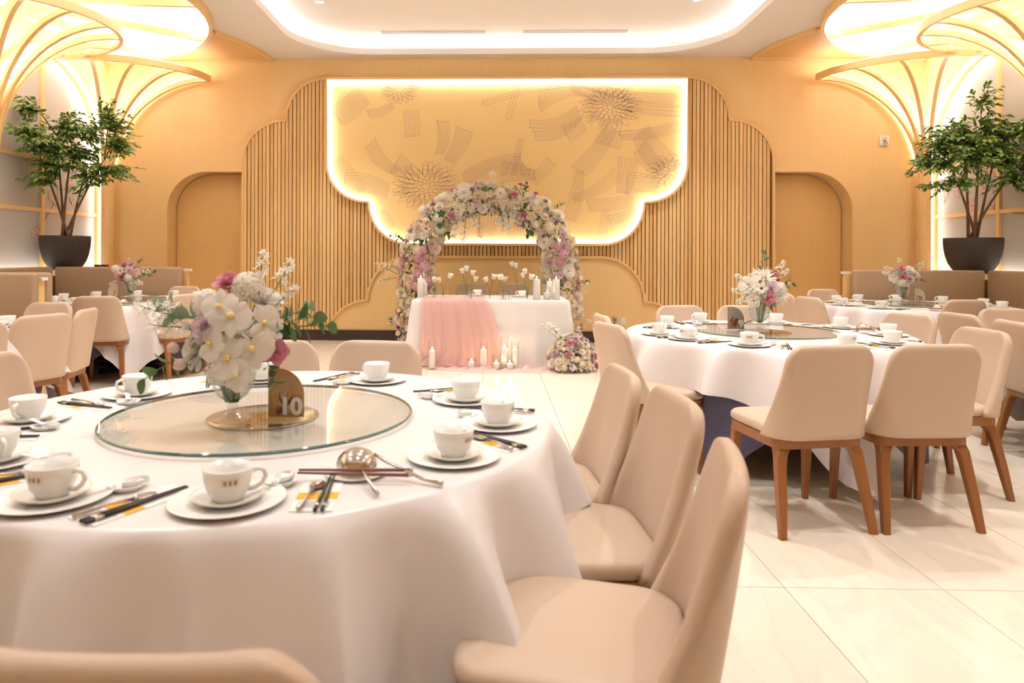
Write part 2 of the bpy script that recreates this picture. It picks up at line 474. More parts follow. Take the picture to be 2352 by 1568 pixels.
wb = empty('wall_back', (0, 0, 0), 0, 'light oak back wall with a scalloped field of vertical slats', 'wall', kind='structure')
outer = [(XL-.3, -.01), (XR+.3, -.01), (XR+.3, ZU), (XL-.3, ZU)]
def upz(L): return [(x, max(z, .0)) for x, z in L]
poly('veneer_panel', [outer, sym([(3.94, .0)] + half_out[1:]), door_loop(-1), door_loop(1)], .08, lambda a, b, t: Vector((a, YB+.04+t, b)), OAK, wb)
MB().box(X0-4.0, X0+4.0, YB+.03, YB+.05, 0, 4.0).obj('slat_backing', OAKB, wb)
# outline bands
def band(name, h, wdt, y0, y1, closed=False, mat=OAKT, inward=1):
    P = sym(h); N = len(P); pts = []
    for x, z in P: pts.append((x, (y0+y1)/2, z))
    m = MB().sweep(pts, (0, 1, 0), (y1-y0)/2, wdt/2, closed=closed)
    return fixn(m.obj(name, mat, wb))
band('outline_band', [(3.955, .0)] + half_out[1:], .035, YS-.015, YB+.04)
band('lower_panel_band', half_low, .035, YS-.03, YB+.03)
# lower smooth panel
poly('lower_panel', [sym(half_low)], .03, lambda a, b, t: Vector((a, YS+.02+t, b)), OAK, wb)
# slats
sl = MB().box(-.0225, .0225, 0, .058, 0, 1)
slm = sl.mesh('slat', OAKS)
PITCH = .0572
nsl = int(3.925*2/PITCH)
for i in range(nsl+1):
    x = X0-3.91+i*PITCH; a = abs(x-X0)
    if a > 3.925: continue
    if a > 2.70: z0, z1 = .157, z_top(a)-.015
    else: z0, z1 = max(.157, z_low(a)+.01), z_mur(a)
    inst('slat', slm, wb, (x, YS+.005-.008*(i % 3 == 0), z0), (0, 0, 0), (1, 1, z1-z0))
# skirting
bb = tag(MB().box(X0-2.64, X0+2.64, YS-.03, YB, 0, .155).box(X0-3.94, X0-2.6404, YS-.01, YB, 0, .152).box(X0+2.6404, X0+3.94, YS-.01, YB, 0, .152).obj('baseboard_back', BASEB), 'dark brown skirting board under the oak slat wall', 'baseboard', kind='structure')
# doors
for n_, sd in ((1, -1), (2, 1)):
    a0, a1 = door_w; nm = 'left' if sd < 0 else 'right'
    d = empty('door_%d' % n_, (0, 0, 0), 0, 'flush oak door in a round-shouldered recess, %s of the slat wall' % nm, 'door', kind='structure')
    L = [(a0-.03, 0), (a1+.01, 0), (a1+.01, door_z-.57)] + arc(a1-.60, door_z-.57, .61, .58, 0, 90)[1:] + [(a0-.03, door_z+.01)]
    poly('leaf', [[(X0+sd*a, z) for a, z in L]], .04, lambda a, b, t: Vector((a, YB+.33+t, b)), OAKD, d)
    # reveal: the thickness of the wall around the opening
    P = [(X0+sd*a, z) for a, z in [(a0, 0)]] ; pts = [(X0+sd*(a1+.008), 0), (X0+sd*(a1+.008), door_z-.57)] + [(X0+sd*(a1-.60+.608*cos(radians(t))), door_z-.57+.578*sin(radians(t))) for t in range(6, 91, 6)] + [(X0+sd*a0, door_z+.008)]
    rows = [[(x, YB+.0, z) for x, z in pts], [(x, YB+.295, z) for x, z in pts]]
    MB().grid(rows, smooth=False).obj('reveal', OAK, d)
    MB().box(X0+sd*a0-.008, X0+sd*a0+.008, YB, YB+.31, 0, door_z).obj('jamb', OAK, d)
    # shadow gap around the leaf
    pts2 = [(x - sd*.012, z-.010 if z > 1 else z) for x, z in pts]
    MB().sweep([(x, YB+.302, z) for x, z in pts2], (0, 1, 0), .006, .010).obj('shadow_gap', OAKB, d)

# ---- mural in the scalloped frame, lit from behind its rim
mu = empty('wall_mural', (X0, YS, 2.6), 0, 'large scalloped gold wall mural with flower line drawing and glowing rim', 'mural')
mo = Vector((X0, YS, 2.6))
def rel(o): o.location = -Vector(o.parent.location); return o
FR = sym(half_mur)
rel(fixn(MB().sweep([(x, YS-.035, z) for x, z in FR], (0, 1, 0), .07, .016, closed=True).obj('frame', PALE, mu)))
rel(poly('gold_panel', [FR], .02, lambda a, b, t: Vector((a, YS+.03+t, b)), GOLD, mu))
def inset(L, d):
    return offs(L, -d) if True else L
FI = offs(FR, .026); 
if max(p[0] for p in FI) > max(p[0] for p in FR): FI = offs(FR, -.026)
rel(MB().sweep([(x, YS-.02, z) for x, z in FI], (0, 1, 0), .012, .006, closed=True).obj('led_strip', LED_M, mu))

# line drawing (flat print): bundles of strands and rosettes
ln = MB()
def zz(u, v):   # picture position on the mural plane
    k = YS/1601.
    return (u-1128)*k*1.0, CAM_H+(585.2-v+.0033*(u-1128)*0)*k
def inside(x, z):
    a = abs(x-X0)
    return a < 2.60 and z < 3.845 and (z > z_mur(a)+.05 if a < 2.6 else False)
def stroke(P, wd=.0030):
    run = []
    def flush():
        if len(run) > 1:
            rows = [[], []]
            for i, p in enumerate(run):
                d = Vector(run[min(i+1, len(run)-1)])-Vector(run[max(i-1, 0)]); d.normalize()
                rows[0].append((p[0]-d.y*wd, YS+.0185, p[1]+d.x*wd)); rows[1].append((p[0]+d.y*wd, YS+.0185, p[1]-d.x*wd))
            ln.grid(rows, smooth=False)
    for p in P:
        if inside(*p): run.append(p)
        else: flush(); run = []
    flush()
def bez(p0, p1, p2, n=12): return [tuple(Vector(p0)*(1-t)**2+Vector(p1)*2*t*(1-t)+Vector(p2)*t*t) for t in [i/n for i in range(n+1)]]
def bundle(u0, v0, u1, v1, bend, w0, w1, n, rag=.12):
    w0 = max(w0, .6*w1); n = max(2, min(n, int(min(w0, w1)/.019)))
    p0, p2 = Vector(zz(u0, v0)), Vector(zz(u1, v1)); d = p2-p0; L = d.length
    for u_, v_, R_ in ROS:
        if hypot(u0-u_, v0-v_) < 75: p0 = p0+d*min(R_*.85/L, .6)
    d = p2-p0; L = d.length; nrm = Vector((-d.y, d.x))/L
    mid = (p0+p2)/2 + nrm*bend*L; r = random.Random(int(u0*7+v0))
    ends = []
    for i in range(n+1):
        s_ = i/n-.5
        e = p2 + nrm*s_*w1 + (d/L)*r.uniform(-rag, rag)*.25*L
        if i % 1 == 0: ends.append(e)
        q0 = p0+nrm*s_*w0
        stroke(bez(q0, mid+nrm*s_*(w0+w1)*.55, e))
    for i in range(n):   # rounded finger tips
        a, b = ends[i], ends[i+1]; m = (a+b)/2; rr = (a-b).length/2; dd = (b-a); 
        if rr < 1e-4: continue
        ax = dd/(2*rr); td = (p2-mid); td.normalize()
        stroke([tuple(m - ax*rr*cos(t) + td*rr*1.3*sin(t)) for t in [pi*k/6 for k in range(7)]])
def rosette(u, v, r0, k, rings, seed, sq=.8):
    c = Vector(zz(u, v)); r = random.Random(seed)
    for g in range(rings):
        R = r0*(g+1)/rings; n = k+g*3
        for i in range(n):
            a = 2*pi*i/n + g*.5 + r.uniform(-.1, .1); da = pi/n*1.15
            pts = []
            for t in range(9):
                th = a-da+2*da*t/8; rr = R*(.62+.42*sin(pi*t/8))
                pts.append((c.x+rr*cos(th), c.y+rr*sin(th)*sq))
            stroke(pts)
ROS = ((978, 428, .50), (1400, 245, .46), (1540, 395, .36), (915, 205, .28))
for q_, (u_, v_, R_) in enumerate(ROS): rosette(u_, v_, R_, 6, 7 if R_ > .4 else 5, q_+1, .72)
for q in [(960,440,850,330,.25,.10,.22,7),(985,420,910,375,.1,.16,.34,11),(1000,420,1015,280,-.18,.12,.18,7),(1000,430,1065,300,-.12,.12,.26,8),(1000,430,1195,370,.16,.16,.22,8),
          (1010,445,1225,400,.1,.15,.16,6),(955,450,790,420,-.15,.2,.3,8),(950,460,860,520,.1,.2,.4,10),(1000,470,985,560,.1,.3,.6,12),(1180,395,1195,322,0,.06,.1,3),(1225,420,1262,372,0,.1,.18,4),
          (1090,545,1085,470,.1,.3,.9,16),(1200,560,1190,470,.1,.2,.5,9),(940,215,945,310,.03,.22,.22,7),(935,225,845,260,.2,.1,.14,5),(900,190,960,185,.3,.12,.2,6),(860,190,770,265,.12,.3,.35,13),(765,365,815,440,.1,.1,.3,7),
          (1390,190,1240,235,-.2,.16,.26,9),(1385,235,1225,300,.25,.2,.34,10),(1390,250,1300,305,.2,.18,.26,8),(1420,250,1395,330,0,.2,.4,10),(1380,180,1115,235,-.06,.06,.08,2),(1190,190,1165,272,0,.08,.08,2),
          (1310,195,1560,255,-.12,.14,.18,7),(1330,190,1565,225,-.1,.1,.14,5),(1440,240,1330,390,.12,.18,.26,8),(1450,300,1430,440,.05,.3,.2,9),(1420,395,1320,455,.12,.2,.1,6),(1570,285,1425,310,.1,.16,.14,6),(1470,300,1545,385,-.2,.3,.4,12),
          (1555,420,1470,340,.2,.2,.3,9),(1560,430,1440,420,-.1,.2,.3,8),(1500,455,1352,470,.08,.16,.18,6),(1480,470,1400,505,.1,.12,.14,5),(1390,480,1380,552,0,.08,.12,3),(1330,390,1310,500,.05,.12,.2,5),(1150,385,1215,395,.05,.2,.12,6)]: bundle(*q)
rel(ln.obj('line_drawing', LINE, mu))

# ---- side walls with arched niches
NY, NR, NZ = 9.10, 1.25, 2.70         # arch centre, radius, springing height
def niche_loop(yc): return [(yc-NR, 1.0), (yc+NR, 1.0), (yc+NR, NZ)] + arc(yc, NZ, NR, NR, 0, 180, 24)[1:]
NICHES = (9.10, 6.45, 4.05, 1.45)
for sd, X, nm in ((-1, XL, 'left'), (1, XR, 'right')):
    wl = empty('wall_' + nm, (0, 0, 0), 0, 'light oak %s side wall with tall arched niches' % nm, 'wall', kind='structure')
    poly('veneer_panel', [[(YR, 0), (YB+.1, 0), (YB+.1, ZU), (YR, ZU)]] + [niche_loop(y) for y in (9.10, 6.62, 4.06, 1.5)], .06, lambda a, b, t: Vector((X+sd*(.03)+t, a, b)), OAK, wl)
    MB().box(X+sd*.34, X+sd*.40, YR, YB+.1, 0, ZU).obj('outer_wall', WHITE, wl)
    for kk, yc in enumerate((9.10, 6.62, 4.06, 1.5)):
        w_ = empty('window_%d' % ((1 if sd < 0 else 2) + 2*kk), (X, yc, 1.0), 0, 'arched frosted grey panel with painted magnolia on the %s wall, number %d from the back corner' % (nm, kk+1), 'window', kind='structure')
        def wrel(o): o.location = -Vector((X, yc, 1.0)); return o
        PX = X+sd*.14
        wrel(poly('frosted_panel', [[(yc-NR-.03, .95), (yc+NR+.03, .95), (yc+NR+.03, NZ)] + arc(yc, NZ, NR+.03, NR+.03, 0, 180, 24)[1:]], .02, lambda a, b, t: Vector((PX+sd*.01+t, a, b)), GREYP, w_))
        # reveal lining, led strip and bars
        rim = [(X, yc+NR, 1.0), (X, yc+NR, NZ)] + [(X, yc+NR*cos(radians(t)), NZ+NR*sin(radians(t))) for t in range(6, 181, 6)] + [(X, yc-NR, 1.0)]
        wrel(MB().grid([[(X-sd*.0, y, z) for _, y, z in rim], [(PX, y, z) for _, y, z in rim]], smooth=False).obj('reveal', OAKT, w_))
        k_ = .985
        wrel(MB().sweep([(X+sd*.035, yc+(y-yc)*k_, z if z < NZ else NZ+(z-NZ)*k_) for _, y, z in rim[:-1]], (1, 0, 0), .016, .006).obj('led_strip', LED_N, w_))
        wrel(MB().box(min(X+sd*.03, X+sd*.055), max(X+sd*.03, X+sd*.055), yc-NR+.04, yc+NR-.04, 1.005, 1.02).obj('led_strip', LED_N, w_))
        wrel(fixn(MB().sweep([(X-sd*.02, yc+(y-yc)*1.03, z if z < NZ else NZ+(z-NZ)*1.03) for _, y, z in rim], (1, 0, 0), .05, .035).obj('arch_rim', PALE, w_)))
        wrel(MB().box(PX-.035, PX+.035, yc-.03, yc+.03, 1.0, NZ+NR).obj('mullion', PALE, w_))
        for zb in (1.86, 2.54):
            wrel(MB().box(PX-.03, PX+.03, yc-NR, yc+NR, zb-.025, zb+.025).obj('bar', PALE, w_))
        if kk == 0:
            fl_ = MB(); PXs = PX-sd*.003; rr_ = random.Random(5)
            spots = [(9.0, 1.52, .11), (9.06, 1.60, .09), (9.20, 1.48, .06), (9.32, 2.06, .10), (9.42, 1.98, .08), (9.5, 2.12, .09), (9.72, 2.25, .10), (9.62, 1.75, .07), (9.8, 2.05, .09), (9.45, 2.3, .1)] if sd < 0 else \
                    [(10.2, 2.15, .10), (10.1, 2.26, .07), (9.6, 1.97, .10), (9.32, 2.45, .12), (9.22, 2.38, .09), (9.25, 1.95, .08), (9.0, 2.3, .12), (9.4, 2.2, .1), (9.9, 2.2, .1)]
            br = [(9.0, 1.52), (9.4, 2.0), (9.75, 2.3), (10.0, 2.6)] if sd < 0 else [(8.6, 1.80), (9.1, 1.86), (9.25, 2.2), (9.35, 2.5), (9.6, 2.0)]
            for (ya, za), (yb, zb) in zip(br, br[1:]):
                d = Vector((yb-ya, zb-za)); d.normalize(); e = .008
                fl_.add([(PXs, ya-d.y*e, za+d.x*e), (PXs, ya+d.y*e, za-d.x*e), (PXs, yb+d.y*e*.6, zb-d.x*e*.6), (PXs, yb-d.y*e*.6, zb+d.x*e*.6)], [(0, 1, 2, 3)], 1, False)
            zq = 0
            for y, z, s_ in spots:
                for k in range(6):
                    a = 2*pi*k/6+rr_.uniform(0, .6); L = s_*rr_.uniform(.8, 1.1)
                    for sc_, mt in ((1.0, 1), (.88, 0)):
                        zq += 1; dx = .0003+.00006*zq
                        pts = [(PXs-sd*dx, y+L*(.5+.5*sc_*cos(t))*cos(a)-L*.3*sc_*sin(t)*sin(a), z+L*(.5+.5*sc_*cos(t))*sin(a)+L*.3*sc_*sin(t)*cos(a)) for t in [2*pi*i/10 for i in range(10)]]
                        fl_.add(pts, [tuple(range(10))], mt, False)
            wrel(fl_.obj('painted_magnolia', [flat('painted blush', (.62, .47, .42), .8), flat('painted brown', (.24, .15, .11), .8)], w_))
tag(MB().box(XL-.4, XR+.4, YR-.12, YR, 0, ZU).obj('wall_rear', OAK), 'plain oak wall behind the camera', 'wall', kind='structure')

# ---- oak sector boards in the two far corners of the ceiling
def hoopz(pts, z): return [(x, y, z) for x, y in pts]
for sd, X, nm in ((-1, XL, 'left'), (1, XR, 'right')):
    o1 = (X, 10.37); R1 = 2.53; o2 = (X, 7.87)
    A = [(o1[0]-sd*R1*cos(radians(t)), o1[1]-R1*sin(radians(t))) for t in range(0, 91, 3)]
    A = [p for p in A if hypot(p[0]-o2[0], p[1]-o2[1]) > RB+.02]
    ang = atan2(A[-1][1]-o2[1], -sd*(A[-1][0]-o2[0]))
    B = [(o2[0]-sd*(RB+.02)*cos(ang+(pi/2-ang)*i/12), o2[1]+(RB+.02)*sin(ang+(pi/2-ang)*i/12)) for i in range(13)]
    tr = empty('trim_%d' % (1 if sd < 0 else 2), (0, 0, 0), 0, 'curved oak ceiling board in the %s back corner beside the hoop' % nm, 'trim', kind='structure')
    poly('board', [A+B+[(X, 10.37), (X, 10.40), (A[0][0], 10.40)]], .03, lambda a, b, t: Vector((a, b, ZC-.012+t)), SECT, tr)
    fixn(MB().sweep(hoopz(A, ZC-.025), (0, 0, 1), .030, .012).obj('rim', PALE, tr))
    MB().box(min(X, A[0][0]), max(X, A[0][0]), 10.39, YB, ZC-.055, ZC+.01).obj('valance', PALE, tr)

# ---- tree-like columns: ribs fanning out to rings below the recesses
def tree(name, sd, X, yc, a_list, ringR, ring_a, zr, cornered, label, beams):
    t = empty(name, (X, yc, 0), 0, label, 'column', kind='structure')
    def R_(a): return ringR[0]*abs(cos(radians(a)))**2 + ringR[1]*abs(sin(radians(a)))**2
    Z0 = 2.45
    for a in a_list:
        ca, sa = cos(radians(a)), sin(radians(a)); R = R_(a)
        dirv = Vector((-sd*ca, sa, 0)); side = Vector((sa, sd*ca, 0))
        P = [dirv*(.10+(R-.10)*(1-cos(pi/2*k/14))) + Vector((0, 0, Z0+(zr-Z0)*sin(pi/2*k/14))) for k in range(15)]
        fixn(MB().sweep(P, side, .024, .035).obj('rib', PALE, t))
        Q = []
        for k in range(1, 14):
            d = (P[k+1]-P[k-1]).normalized(); nrm = Vector((-dirv.x*d.z, -dirv.y*d.z, sqrt(max(0, 1-d.z**2))))
            Q.append(P[k]+nrm*.043)
        MB().sweep(Q, side, .012, .004).obj('led_strip', LED_W, t)
        fixn(MB().sweep([dirv*.10, dirv*.10+Vector((0, 0, Z0))], side, .026, .035).obj('post', PALE, t))
    ring = [(-sd*R_(a)*cos(radians(a)), R_(a)*sin(radians(a)), zr) for a in ring_a]
    fixn(MB().sweep(ring, (0, 0, 1), .045, .022).obj('hoop', PALE, t))
    MB().sweep([(p[0]*.985, p[1]*.985, p[2]+.052) for p in ring], (0, 0, 1), .004, .012).obj('led_strip', LED_W, t)
    if beams:
        B = [(-sd*RB*cos(radians(a)), RB*sin(radians(a)), ZC-.03) for a in range(-88, 89, 4)]
        fixn(MB().sweep(B, (0, 0, 1), .075, .022).obj('hoop', PALE, t))
        MB().sweep([(p[0]*1.035, p[1]*1.035, ZC+.105) for p in B], (0, 0, 1), .012, .012).obj('led_strip', LED_R, t)
        MB().sweep([(p[0]*.97, p[1]*.97, ZC+.045) for p in B], (0, 0, 1), .004, .012).obj('led_strip', LED_R, t)
        for a in (-76, -38, 5, 39, 73):
            d = Vector((-sd*cos(radians(a)), sin(radians(a)), 0))
            fixn(MB().sweep([d*.25+Vector((0, 0, ZC-.02)), d*RB+Vector((0, 0, ZC-.02))], (0, 0, 1), .04, .02).obj('beam', PALE, t))
    return t
for sd, X, nm in ((-1, XL, 'left'), (1, XR, 'right')):
    tree('trim_%d' % (3 if sd < 0 else 4), sd, X+(-sd)*.02, 10.33, [0, -24, -46, -68], (1.60, 1.27), list(range(-90, 1, 5)), 3.90, True, 'oak ribbed tree column in the %s back corner with glowing ribs' % nm, False)
    for q, yc in enumerate(TREE_Y):
        tree('trim_%d' % (5+(0 if sd < 0 else 1)+2*q), sd, X+(-sd)*.02, yc, [-80, -60, -40, -20, 2, 22, 44, 66, 82], (1.42, 1.27), list(range(-90, 91, 5)), 3.93, False, 'oak tree column on the %s wall, %s from the back, with overhead hoops' % (nm, ('first', 'second')[q]), True)

# ================================================================== BOOTH BENCHES
def rbox(x0, x1, y0, y1, z0, z1, name, mat, parent, bev=.02):
    return MB().box(x0, x1, y0, y1, z0, z1).obj(name, mat, parent, bevel=bev, seg=3)
for sd, XW, nm, xe, yb, xs, py in ((-1, XL, 'left', -3.95, 8.75, -5.58, 5.86), (1, XR, 'right', 4.43, 8.60, 6.0, 5.80)):
    zt = 1.115
    # bench along the back of the booth
    t = empty('booth_bench', ((xe+xs)/2, yb-.3, 0), 0, 'brown upholstered booth bench at the rear of the %s corner, below the potted tree' % nm, 'bench')
    def L(o): o.location = -Vector(o.parent.location); return o
    xa, xb = (xs, xe) if sd < 0 else (xe, xs)
    L(rbox(xa+.004, xb-.004, yb, yb+.11, .46, zt, 'backrest', BENCH, t, .028))
    L(rbox(xa+.004, xb-.004, yb-.50, yb-.01, .34, .465, 'seat', BENCH, t, .03))
    L(MB().box(xa+.02, xb-.02, yb-.46, yb+.10, .0, .335).obj('plinth', BASEB, t))
    q = empty('partition', ((xa+xb)/2, yb+.16, 0), 0, 'low oak partition with white cap behind the %s rear booth bench' % nm, 'partition')
    xo = xe + .05*(-sd) ; pa, pb = (xs, xo) if sd < 0 else (xo, xs)
    L(MB().box(pa, pb-(.012 if sd < 0 else 0), yb+.115, yb+.19, 0, zt-.055).obj('core', OAKT, q))
    L(MB().box(pa-(0 if sd < 0 else .02), pb+(.02 if sd < 0 else 0), yb+.115, yb+.205, zt-.053, zt-.022).obj('cap', SWITCH, q))
    # ledge with the planter
    t = empty('planter_ledge', (XW-sd*.2, yb+.6, 0), 0, 'oak ledge behind the %s rear bench carrying the planter' % nm, 'ledge')
    la, lb = (XW+.005, -4.95) if sd < 0 else (5.15, XW-.005)
    L(MB().box(la, lb, yb+.215, yb+1.0, 0, 1.04).obj('body', OAKT, t)); L(MB().box(la, lb, yb+.21, yb+1.01, 1.042, 1.07).obj('top', OAKT, t))
    # side bench along the wall
    t = empty('booth_bench', (xs, 7.4, 0), 0, 'brown upholstered bench along the %s side wall of the rear booth' % nm, 'bench')
    y1 = yb-.004; y0 = py+.30
    ba, bb_ = (xs-.11, xs) if sd < 0 else (xs, xs+.11)
    L(rbox(ba, bb_, y0, y1+.1 if False else y1, .46, zt, 'backrest', BENCH, t, .028))
    sa, sb = (xs+.004, xs+.46) if sd < 0 else (xs-.46, xs-.004)
    L(rbox(sa, sb, y0, yb-.51, .34, .465, 'seat', BENCH, t, .03))
    L(MB().box(min(ba, sa)+.02, max(bb_, sb)-.02, y0+.01, yb-.52, 0, .335).obj('plinth', BASEB, t))
    t2 = empty('wall_ledge', (XW, 7.2, 0), 0, 'narrow oak ledge between the %s side bench and the niches' % nm, 'ledge')
    va, vb = (XW+.003, xs-.115) if sd < 0 else (xs+.115, XW-.003)
    L(MB().box(va, vb, py+.3, yb+.2, 0, .97).obj('body', OAKT, t2)); L(MB().box(va, vb, py+.3, yb+.2, .972, .995).obj('top', OAKT, t2))
    # nearer partition, cushions on both faces
    xe2 = -3.92 if sd < 0 else 4.55
    t = empty('booth_partition', (xe2, py+.14, 0), 0, 'booth divider on the %s with brown cushions either side of a white-capped oak core' % nm, 'partition')
    ca, cb = (XW+.27, xe2) if sd < 0 else (xe2, XW-.27)
    L(rbox(ca, cb, py, py+.10, .40, zt, 'front_cushion', BENCH, t, .028))
    L(rbox(ca, cb, py+.19, py+.29, .40, zt, 'back_cushion', BENCH, t, .028))
    c2a, c2b = (ca, cb-.015) if sd < 0 else (ca+.015, cb)
    L(MB().box(c2a, c2b, py+.104, py+.186, 0, zt-.07).obj('core', OAKT, t))
    L(MB().box(c2a-(0 if sd < 0 else .03), c2b+(.03 if sd < 0 else 0), py+.104, py+.186, zt-.068, zt-.04).obj('cap', SWITCH, t))
    L(rbox(ca, cb-.02 if sd < 0 else cb, py-.38, py-.004, .34, .465, 'seat', BENCH, t, .03))
    L(MB().box(ca+.02, cb-.05, py-.34, py+.10, 0, .335).obj('plinth', BASEB, t))
MB_ = MB().box(-.075, .075, -.04, .04, 0, .07).box(-.065, .065, -.045, -.04, .008, .062)
k = MB_.obj('wooden_box', flat('dark brown wood', (.06, .025, .015), .5), None); k.location = (-5.13, 9.05, 1.07)
tag(k, 'small dark brown box on the ledge right of the left planter', 'box')

# ================================================================== DINING CHAIR
def superloop(hx, y0, y1, rf, rb, n=6):
    """rounded rectangle outline, corner radii rf at the front (+y) and rb at the back"""
    return arc(hx-rf, y1-rf, rf, rf, 0, 90, n) + arc(-hx+rf, y1-rf, rf, rf, 90, 180, n) + arc(-hx+rb, y0+rb, rb, rb, 180, 270, n) + arc(hx-rb, y0+rb, rb, rb, 270, 360, n)

def chair_meshes():
    out = {}
    # backrest: curved upholstered shell with wings at the foot
    z0, z1, rc = .442, .882, .095
    us = [-1, -.985, -.95, -.9, -.82, -.72, -.62, -.52, -.42, -.32, -.2, 0, .2, .32, .42, .52, .62, .72, .82, .9, .95, .985, 1]
    zs = [0, .06, .16, .28, .42, .55, .66, .75, .82, .87, .91, .945, .97, .988, 1]
    def U(t):      # plan of the foot: rounded U following the seat, by arc length, t in 0..1 from the middle to the wing tip
        d = t*.305
        if d < .128: return d, -.226
        if d < .128+.1634: q = (d-.128)/.104; return .128+.104*sin(q), -.226+.104*(1-cos(q))
        return .232, -.122+(d-.2914)
    def P(u, v):
        v = min(1, max(0, v)); z = z0+(z1-z0)*v; sg = 1 if u >= 0 else -1; t = abs(u)
        bx, by = U(t); W = .216
        ty = -.300+.014*t**2.4; w_ = (1-v)**1.25
        x = bx*w_+W*t*(1-w_); y = by*w_+ty*(1-w_)
        if z > z1-rc: x *= 1-(rc-sqrt(max(0, rc*rc-(z-(z1-rc))**2)))/W
        return Vector((sg*x, y, z))
    F, B = [], []
    T = .024
    for v in zs:
        fr, br = [], []
        for u in us:
            e = 1e-3
            du = P(min(1, u+e), v)-P(max(-1, u-e), v); dv = P(u*.999, min(.93, v+e))-P(u*.999, min(.93, v)-e)
            nrm = du.cross(dv)*-1
            if nrm.length < 1e-12: nrm = Vector((0, 1, 0))
            nrm.normalize()
            if nrm.y < 0: nrm = -nrm
            W = .30; dist = min((1-abs(u))*W, (1-v)*(z1-z0)+.0)
            q = max(0, 1-dist/.026); h = T*sqrt(max(0, 1-q*q)) if q > 0 else T
            h *= (1.12-.3*v)
            p = P(u, v); fr.append(p+nrm*h); br.append(p-nrm*h)
        F.append(fr); B.append(br)
    m = MB(); m.grid(F); m.grid([list(reversed(r)) for r in B])
    m.grid([list(reversed(F[0])), list(reversed(B[0]))])
    me = m.mesh('backrest', FABRIC)
    bm = bmesh.new(); bm.from_mesh(me); bmesh.ops.remove_doubles(bm, verts=bm.verts, dist=1e-4); bmesh.ops.recalc_face_normals(bm, faces=bm.faces); bm.to_mesh(me); bm.free()
    out['backrest'] = me
    L = superloop(.228, -.20, .255, .085, .10)
    def ringz(s, z, dy=0): return [(x*s, (y-.03)*s+.03+dy, z) for x, y in L]
    m = MB(); rows = [ringz(.96, .440), ringz(1.0, .450), ringz(1.01, .464), ringz(.995, .478), ringz(.95, .488), ringz(.8, .4945), ringz(.5, .498), ringz(.15, .499)]
    m.grid(rows, wrap=True); n = len(L); m.add(rows[-1], [tuple(range(n))]); m.add(rows[0], [tuple(range(n-1, -1, -1))])
    out['seat'] = m.mesh('seat', FABRIC)
    L2 = superloop(.226, -.222, .248, .085, .07); L3 = superloop(.196, -.19, .218, .07, .05)
    m = MB()
    m.grid([[(x, y, z) for x, y in L_] for L_, z in ((L3, .392), (L2, .392), (L2, .4385), (L3, .4385), (L3, .392))], smooth=False, wrap=True)
    out['seat_frame'] = m.mesh('seat_frame', WALNUT)
    def leg(secs):
        rows = []
        for x, y, z, a, b in secs:
            c = .25
            rows.append([(x+sx*a, y+sy*b, z) for sx, sy in ((1, 1-c), (1-c, 1), (-1+c, 1), (-1, 1-c), (-1, -1+c), (-1+c, -1), (1-c, -1), (1, -1+c))])
        m = MB(); m.grid(rows, wrap=True, smooth=False); m.add(rows[0], [tuple(range(8))]); m.add(rows[-1], [tuple(range(7, -1, -1))]); return m
    for sx, nm in ((-1, 'fl'), (1, 'fr')):
        out[nm] = leg([(sx*.205, .212, 0, .014, .014), (sx*.203, .20, .2, .019, .019), (sx*.198, .192, .36, .022, .024), (sx*.186, .192, .388, .030, .030), (sx*.185, .191, .4, .031, .031)]).mesh('leg', WALNUT)
    for sx, nm in ((-1, 'rl'), (1, 'rr')):
        out[nm] = leg([(sx*.228, -.268, 0, .016, .015), (sx*.214, -.235, .16, .021, .020), (sx*.201, -.203, .30, .023, .022), (sx*.192, -.190, .36, .026, .025), (sx*.178, -.172, .388, .034, .030), (sx*.176, -.170, .4, .035, .031)]).mesh('leg', WALNUT)
    return out
CM = chair_meshes()
chair0 = None
